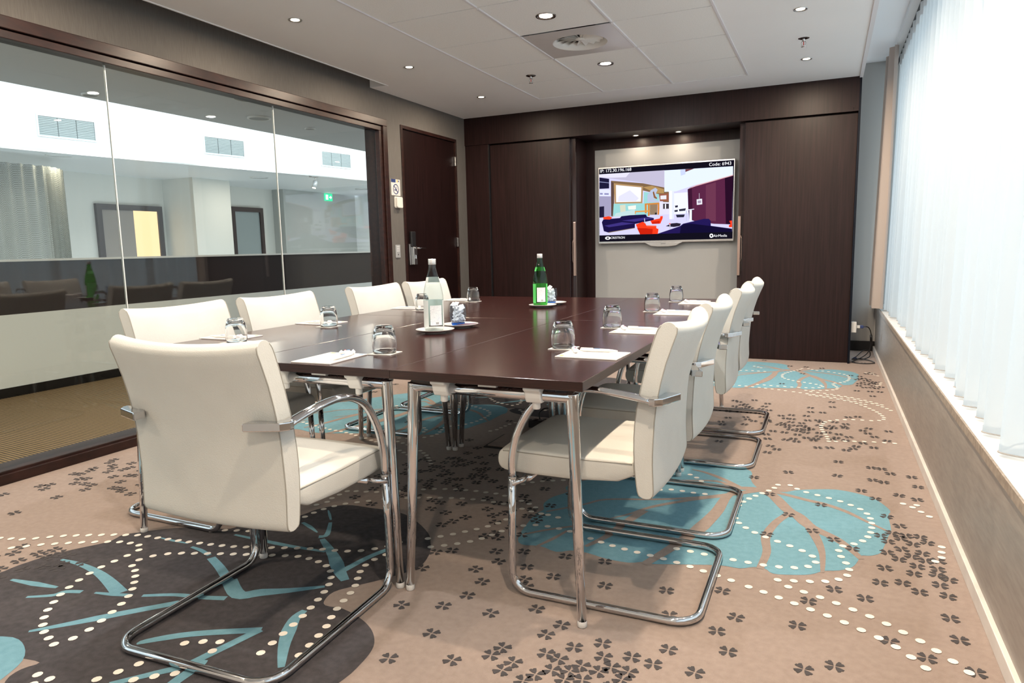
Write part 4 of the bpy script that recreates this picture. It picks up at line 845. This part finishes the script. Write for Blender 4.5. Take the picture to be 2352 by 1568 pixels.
mb.add([(sx_(y, 2.70)-.003, y, z) for y in ysn for z in (2.655, 2.745)], [(2*i, 2*i+2, 2*i+3, 2*i+1) for i in range(N)]); mb.build('pleated_heading', sheer('heading_tape', (.66, .66, .66), .0, .35), sc)
mb = MB(); mb.smooth = True
mb.add([(sx_(y, z)-.0012, y, z) for y in ysn for z in (.486, .512)], [(2*i, 2*i+2, 2*i+3, 2*i+1) for i in range(N)]); mb.build('weighted_hem', SHEER, sc)
MB().sweep([(sx_(y, .488)-.002, y, .4885) for y in ysn], .0026, 5).build('hem_cord', pmat('hem_grey', (.34, .33, .32), .8), sc)
def dx_(y, z):
    t = (2.74-z)/2.26; return .455-.035*t+(.028+.01*t)*math.sin(y*58+.6*math.sin(z*1.3))+.012*math.sin(y*21+1)
curtain('side_drape', DRAPE, [6.93+.62*i/160 for i in range(161)], dx_, [.50, .9, 1.4, 1.9, 2.4, 2.74], 'gathered beige drape at the far end of the window', 'curtain')
tr = tag(MB().box(.47, .60, YN, YE-.005, 2.748, 2.80).build('curtain_track', pmat('track_white', (.66, .66, .66), .4)), 'white curtain track under the raised trough', 'curtain track')
box('track_slot', BLACKP, .525, .545, YN, YE-.01, 2.7465, 2.748, tr)

# ------------------------------------------------------------------ ceiling lamps and sprinklers
def downlight(x, y, z, r, power, col, label, group, big=False, face=1.0):
    o = tag(empty('downlight', (x, y, z)), label, 'downlight', group)
    MB().lathe([(r*.80, .002), (r*.84, -.003), (r, -.0045), (r*1.03, -.001), (r*1.03, .0005)], n=28).build('trim_ring', STEEL if not big else pmat('chrome_dark', (.35, .32, .30), .15, 1), o)
    MB().lathe([(r*.84, -.0022), (r*.72, -.0008), (r*.64, -.0006)], n=28).build('reflector', pmat('lamp_reflector', (.8, .78, .74), .2, .9), o)
    MB().lathe([(r*.66, -.0012), (r*.60, -.0022), (0, -.0026)], n=24).build('lamp_face', emat('lamp_glow_big' if big else 'lamp_glow', (1.0, .84, .62) if not big else (1, .9, .78), face*6), o)
    ld = bpy.data.lights.new('lamp_light', 'AREA'); ld.shape = 'DISK'; ld.size = r*1.25; ld.energy = power; ld.color = col
    l = bpy.data.objects.new('lamp_light', ld); C.objects.link(l); l.parent = o; l.location = (0, 0, -.0062)
    return o
for i, y in enumerate((6.01, 4.775, 3.506, 2.237, .968, -.30)):
    downlight(-3.005, y, ZC, .040, LEFT_W, WARM, ['recessed spot in the left ceiling strip nearest the dark joinery wall', 'recessed spot in the left ceiling strip near the glass frame end', 'recessed spot in the left ceiling strip nearest the camera in view'][i] if i < 3 else 'recessed spot in the left ceiling strip out of view', 'left row of recessed spots')
for i, y in enumerate((6.055, 4.78, 3.506, 2.237, .968, -.30)):
    downlight(-.205, y, ZC, .040, RIGHT_W, WARM, ['recessed spot in the window side ceiling strip nearest the joinery wall', 'recessed spot in the window side ceiling strip at the picture top'][i] if i < 2 else 'recessed spot in the window side ceiling strip out of view', 'right row of recessed spots')
for i, y in enumerate((5.44, 4.175, 2.90, 1.62)):
    downlight(-1.63, y, ZC+.004, .062, TILE_W, NEUT, ['round chrome downlight in the tile beyond the air diffuser', 'round chrome downlight in the tile before the air diffuser'][i] if i < 2 else 'round chrome downlight in the ceiling tiles out of view', 'downlights in the tile field', True)
for x, lab in ((-1.836, 'left'), (-1.403, 'right')):
    downlight(x, 7.19, 2.222, .034, NICHE_W, WARM, lab+' recessed spot in the niche soffit above the television', 'niche spots')
def sprinkler(x, y, label):
    o = tag(empty('sprinkler', (x, y, ZC+.003)), label, 'sprinkler', 'ceiling sprinklers')
    MB().lathe([(0, -.009), (.018, -.009), (.036, -.004), (.042, 0)], n=24).build('escutcheon', pmat('dark_chrome', (.22, .22, .22), .12, 1), o)
    MB().lathe([(.009, -.008), (.009, -.022), (0, -.022)], n=12).build('stem', CHROME, o)
    for s_ in (-1, 1): MB().sweep([(s_*.008, 0, -.02), (s_*.016, 0, -.034), (s_*.012, 0, -.050), (0, 0, -.056)], .0022, 6).build('frame_arm', CHROME, o)
    MB().lathe([(0, -.024), (.003, -.026), (.003, -.048), (0, -.05)], n=8).build('glass_bulb', pmat('red_bulb', (.5, .03, .03), .1), o)
    MB().lathe([(0, -.055), (.017, -.056), (.017, -.059), (0, -.06)], n=18).build('deflector', CHROME, o)
sprinkler(-2.289, 5.505, 'black and chrome sprinkler in the left tile column'); sprinkler(-.207, 5.455, 'chrome sprinkler between the two window side spots')

# ------------------------------------------------------------------ small things on the left wall
X0 = XL+.0005
sg = tag(empty('no_smoking_sign', (X0, 5.515, 1.61)), 'white no smoking sign on the wall strip beside the door', 'sign')
MB().box(0, .004, -.073, .073, 0, .148).build('plate', PAPERE, sg)
box('blue_band', NAVY, .004, .0046, -.073, .0, .118, .148, sg); box('orange_logo', PRINTO, .004, .0046, .018, .034, .122, .144, sg); box('blue_logo', NAVY, .004, .0046, .040, .055, .126, .140, sg)
def yz(mb, pts, x): mb.add([(x, a, b) for a, b in pts], [list(range(len(pts)))])
mb = MB(); R1_, R2_ = .047, .039; cz = .058
for i in range(32):
    a, b = 2*PI*i/32, 2*PI*(i+1)/32; yz(mb, [(R2_*math.cos(a), cz+R2_*math.sin(a)), (R1_*math.cos(a), cz+R1_*math.sin(a)), (R1_*math.cos(b), cz+R1_*math.sin(b)), (R2_*math.cos(b), cz+R2_*math.sin(b))], .0047)
yz(mb, [(-.033, cz+.026), (-.026, cz+.033), (.033, cz-.026), (.026, cz-.033)], .0048); mb.build('prohibition_ring', NAVY, sg)
mb = MB(); yz(mb, [(-.030, cz-.012), (-.030, cz-.004), (.010, cz-.004), (.010, cz-.012)], .0046); mb.build('cigarette', NAVY, sg)
mb = MB(); mb.sweep([(.0048, .014, cz-.004), (.0048, .020, cz+.006), (.0048, .010, cz+.014), (.0048, .018, cz+.024)], .0018, 5); mb.build('smoke_curl', NAVY, sg)
se = tag(empty('wall_sensor', (X0, 5.535, 1.495)), 'white rounded wall sensor under the no smoking sign', 'sensor')
MB().prism([(-.052, .012), (-.040, 0), (.045, 0), (.052, .014), (.052, .094), (.044, .106), (-.044, .106), (-.052, .096)], 'x', .0, .012).build('base', OFFW, se, .003)
MB().prism([(-.046, .012), (-.034, .002), (.040, .002), (.047, .014), (.047, .092), (.040, .102), (-.040, .102), (-.046, .094)], 'x', .012, .034).build('cover', OFFW, se, .006, 3)
sw = tag(empty('switch_panel', (X0, 5.505, 1.038)), 'grey metal keypad switch beside the door lock', 'switch')
MB().box(0, .008, -.038, .038, 0, .12).build('plate', pmat('switch_grey', (.42, .43, .44), .35, .3), sw, .002)
for a in range(2):
    for b in range(3): box('key', pmat('switch_key', (.55, .56, .57), .4), .008, .0095, -.022+.024*a, -.002+.024*a, .055+.02*b, .070+.02*b, sw)
MB().box(.008, .010, -.004, .004, .024, .036).build('key_slot', BLACKP, sw)

# ------------------------------------------------------------------ socket box and cable in the far right corner, floor box under the table
so = tag(empty('socket_box', (.2165, 7.0, .28)), 'white socket box on the joinery end by the window', 'socket')
MB().box(0, .045, -.05, .04, 0, .095).build('housing', WHITEP, so, .004); MB().box(.045, .048, -.03, .02, .03, .07).build('port_plate', OFFW, so)
vg = tag(empty('video_plug', (.2655, 7.0, .33)), 'navy video plug in the white socket box', 'plug')
MB().box(0, .025, -.016, .016, -.012, .012).build('connector', WHITEP, vg); MB().box(.025, .055, -.018, .018, -.013, .013).build('plug_body', NAVY, vg, .004)
for s_ in (-1, 1): MB().sweep([(.05, s_*.012, .0), (.075, s_*.012, .0)], .003, 6).build('thumb_screw', NAVY, vg)
cab = tag(empty('video_cable', (.33, 7.1, 0)), 'black video cable coiled on the carpet in the corner', 'cable')
cp = smooth3([(-.010, -.10, .33), (.03, -.09, .325), (.055, -.06, .27), (.062, -.03, .18), (.045, 0, .09), (.0, .0, .04), (-.06, -.05, .012), (-.09, -.14, .008), (0, -.20, .008), (.09, -.14, .008), (.06, -.02, .010), (-.02, .05, .014), (-.09, -.02, .014), (-.06, -.08, .05), (.0, -.02, .10), (.05, .02, .095), (.06, .04, .04), (.01, .06, .010), (-.05, .05, .008)], 6)
MB().sweep(cp, .0045, 7).build('cord', BLACKP, cab)
MB().sweep([(.057, -.05, .25), (.062, -.03, .185)], .011, 10).build('ferrite_core', BLACKP, cab); MB().sweep([(-.05, .05, .012), (-.08, .04, .014)], .012, 8).build('plug_end', NAVY, cab)
fb = tag(empty('floor_box', (-1.59, 3.50, 0)), 'black framed floor box lid under the table', 'floor box')
MB().box(-.135, .135, -.135, .135, .0005, .006).build('frame', BLACKP, fb); MB().box(-.118, .128, -.115, .128, .006, .012).build('carpet_lid', CARPET, fb)
ps = tag(empty('power_strip', (-1.50, 3.92, 0), .35), 'black power strip with looped cords under the table', 'power strip')
MB().box(-.17, .17, -.03, .03, .001, .045).build('housing', BLACKP, ps, .006)
for i in range(5): MB().lathe([(0, .0455), (.019, .0455), (.02, .0475)], -.13+.06*i, 0, 14).build('outlet', pmat('outlet_black', (.02, .02, .02), .25), ps)
for q in range(2): MB().sweep(smooth3([(-.1+.1*q, 0, .05), (-.1+.1*q, .02, .09), (-.05+.1*q, .04, .11), (.02+.1*q, .05, .06), (.05+.08*q, .08, .008), (.15+.05*q, .14, .006)], 5), .004, 6).build('cord', BLACKP, ps)

# ------------------------------------------------------------------ things beyond the glass
def ring_mesh(name):
    m = bpy.data.materials.new(name); m.use_nodes = True; t = m.node_tree; t.nodes.clear()
    o = nd(m, 'ShaderNodeOutputMaterial'); mx = nd(m, 'ShaderNodeMixShader'); tp = nd(m, 'ShaderNodeBsdfTransparent'); df = nd(m, 'ShaderNodeBsdfDiffuse'); df.inputs[0].default_value = (.20, .20, .165, 1)
    tc = nd(m, 'ShaderNodeTexCoord'); ch = nd(m, 'ShaderNodeTexChecker'); ch.inputs['Scale'].default_value = 75; lk(m, tc.outputs['Object'], ch.inputs['Vector'])
    mu = nd(m, 'ShaderNodeMath', operation='MULTIPLY_ADD'); mu.inputs[1].default_value = .40; mu.inputs[2].default_value = .45; lk(m, ch.outputs['Fac'], mu.inputs[0])
    lk(m, mu.outputs[0], mx.inputs[0]); lk(m, tp.outputs[0], mx.inputs[1]); lk(m, df.outputs[0], mx.inputs[2]); lk(m, mx.outputs[0], o.inputs[0]); MATS[name] = m
    return m
mb = MB(); mb.smooth = True; path = []
for i in range(241):
    s_ = i/240*3.6
    if s_ < 2.2: px_, py_, nx_, ny_ = -9.25, 3.55+s_, 1, 0
    else:
        a = (s_-2.2)/.9; px_, py_, nx_, ny_ = -9.25-.9+.9*math.cos(a), 5.75+.9*math.sin(a)*.75, math.cos(a), math.sin(a)
    w = .03*math.sin(s_*42); path.append((px_+nx_*w, py_+ny_*w))
mb.add([(x, y, z) for x, y in path for z in (-1.0, 2.28)], [(2*i, 2*i+2, 2*i+3, 2*i+1) for i in range(240)])
tag(mb.build('mesh_curtain', ring_mesh('ring_mesh')), 'curved metal ring mesh curtain across the atrium', 'curtain')
p = pixx(722, 407, -7.35)
spt = tag(empty('track_spotlight', p), 'grey track spotlight on the atrium fascia', 'spotlight')
MB().box(-.03, .03, -.09, .06, -.005, .035).build('adapter', STEEL, spt, .004); MB().sweep([(0, .02, 0), (0, .03, -.06)], .008, 8).build('arm', STEEL, spt)
hd = MB().lathe([(.018, .0), (.034, .01), (.036, .05), (.038, .12), (.030, .122), (.0, .10)], n=20).build('lamp_head', pmat('spot_grey', (.45, .47, .48), .35, .3), spt); hd.location = (0, .02, -.05); hd.rotation_euler = (PI-.35, 0, 0)
gl_ = MB().lathe([(0, .121), (.028, .121)], n=16).build('lens_glow', emat('spot_glow', (1, .85, .6), 6), hd)
p = pixx(755, 453, -10.47)
ex = tag(empty('exit_sign', p), 'small green illuminated exit sign beyond the glass', 'exit sign')
GRN = emat('exit_green', (.02, .62, .28), 1.0)
MB().box(-.02, 0, -.13, .13, -.08, .08).build('housing', GRN, ex)
WG = emat('exit_white', (.9, 1, .95), 1.0)
MB().box(0, .002, -.10, -.02, -.055, .055).build('doorway_symbol', WG, ex)
MB().prism([(.02, -.012), (.06, -.012), (.06, -.04), (.11, 0), (.06, .04), (.06, .012), (.02, .012)], 'x', 0, .002).build('arrow_symbol', WG, ex)
for i, (u, v, r) in enumerate(((207, 216, .07), (595, 270, .12), (712, 294, .06))):
    a = pixz(u, v, 2.519); o = tag(empty('corridor_downlight', (*a, 2.519)), ['pale round fitting on the corridor ceiling at far left', 'larger round speaker grille on the corridor ceiling', 'small round smoke detector on the corridor ceiling'][i], ['downlight', 'speaker', 'smoke detector'][i])
    MB().lathe([(r, 0), (r, -.012), (r*.86, -.016), (r*.82, -.012)], n=28).build('rim', WHITEP, o); MB().lathe([(r*.82, -.012), (0, -.010)], n=28).build('grille', pmat('grille_grey', (.35, .36, .36), .6), o)
for y in (-1, 2, 5, 8, 11):
    ld = bpy.data.lights.new('corridor_lamp', 'AREA'); ld.shape = 'DISK'; ld.size = .3; ld.energy = 6.5; ld.color = (1, .84, .66)
    o = tag(empty('corridor_lamp', (-4.85, y, 2.515)), 'round ceiling lamp over the corridor carpet', 'lamp', 'corridor ceiling lamps')
    MB().lathe([(.16, .004), (.16, -.008), (.15, -.010)], n=24).build('rim', WHITEP, o); l = bpy.data.objects.new('corridor_light', ld); C.objects.link(l); l.parent = o; l.location = (0, 0, -.012)
for y in (6, 9.5, 12.5):
    ld = bpy.data.lights.new('far_corridor_lamp', 'AREA'); ld.shape = 'DISK'; ld.size = .3; ld.energy = 8; ld.color = (1, .9, .78)
    o = tag(empty('far_corridor_lamp', (-9.15, y, 2.425)), 'round ceiling lamp of the opposite corridor', 'lamp', 'opposite corridor lamps')
    MB().lathe([(.16, .004), (.16, -.008), (.15, -.010)], n=24).build('rim', WHITEP, o); l = bpy.data.objects.new('far_corridor_light', ld); C.objects.link(l); l.parent = o; l.location = (0, 0, -.012)

for y in (3.5, 6.0, 8.5, 11.0):  # added fill lights, hidden above the corridor ceiling, to brighten the white fascia
    ld = bpy.data.lights.new('fascia_fill_light', 'AREA'); ld.shape = 'RECTANGLE'; ld.size = 1.6; ld.size_y = .12; ld.energy = 11; ld.color = (.92, .97, 1)
    o = tag(empty('fascia_fill_lamp', (-6.02, y, 2.625)), 'unseen fill light added on the corridor roof edge to brighten the atrium fascia', 'lamp', 'added atrium fill lights')
    MB().box(-.02, .16, -.85, .85, 0, .18).build('housing', STEEL, o); l = bpy.data.objects.new('fascia_fill_light', ld); C.objects.link(l); l.parent = o; l.location = (-.025, 0, .09); l.rotation_euler = (PI/2, 0, PI/2)
# daylight sampling aid: portal just outside the window (emits nothing itself)
pd = bpy.data.lights.new('window_portal', 'AREA'); pd.shape = 'RECTANGLE'; pd.size = 9.9; pd.size_y = 2.3; pd.cycles.is_portal = True
po = bpy.data.objects.new('window_portal', pd); C.objects.link(po); po.location = (.93, (YN+YE)/2, 1.63); po.rotation_euler = (PI/2, 0, PI/2)
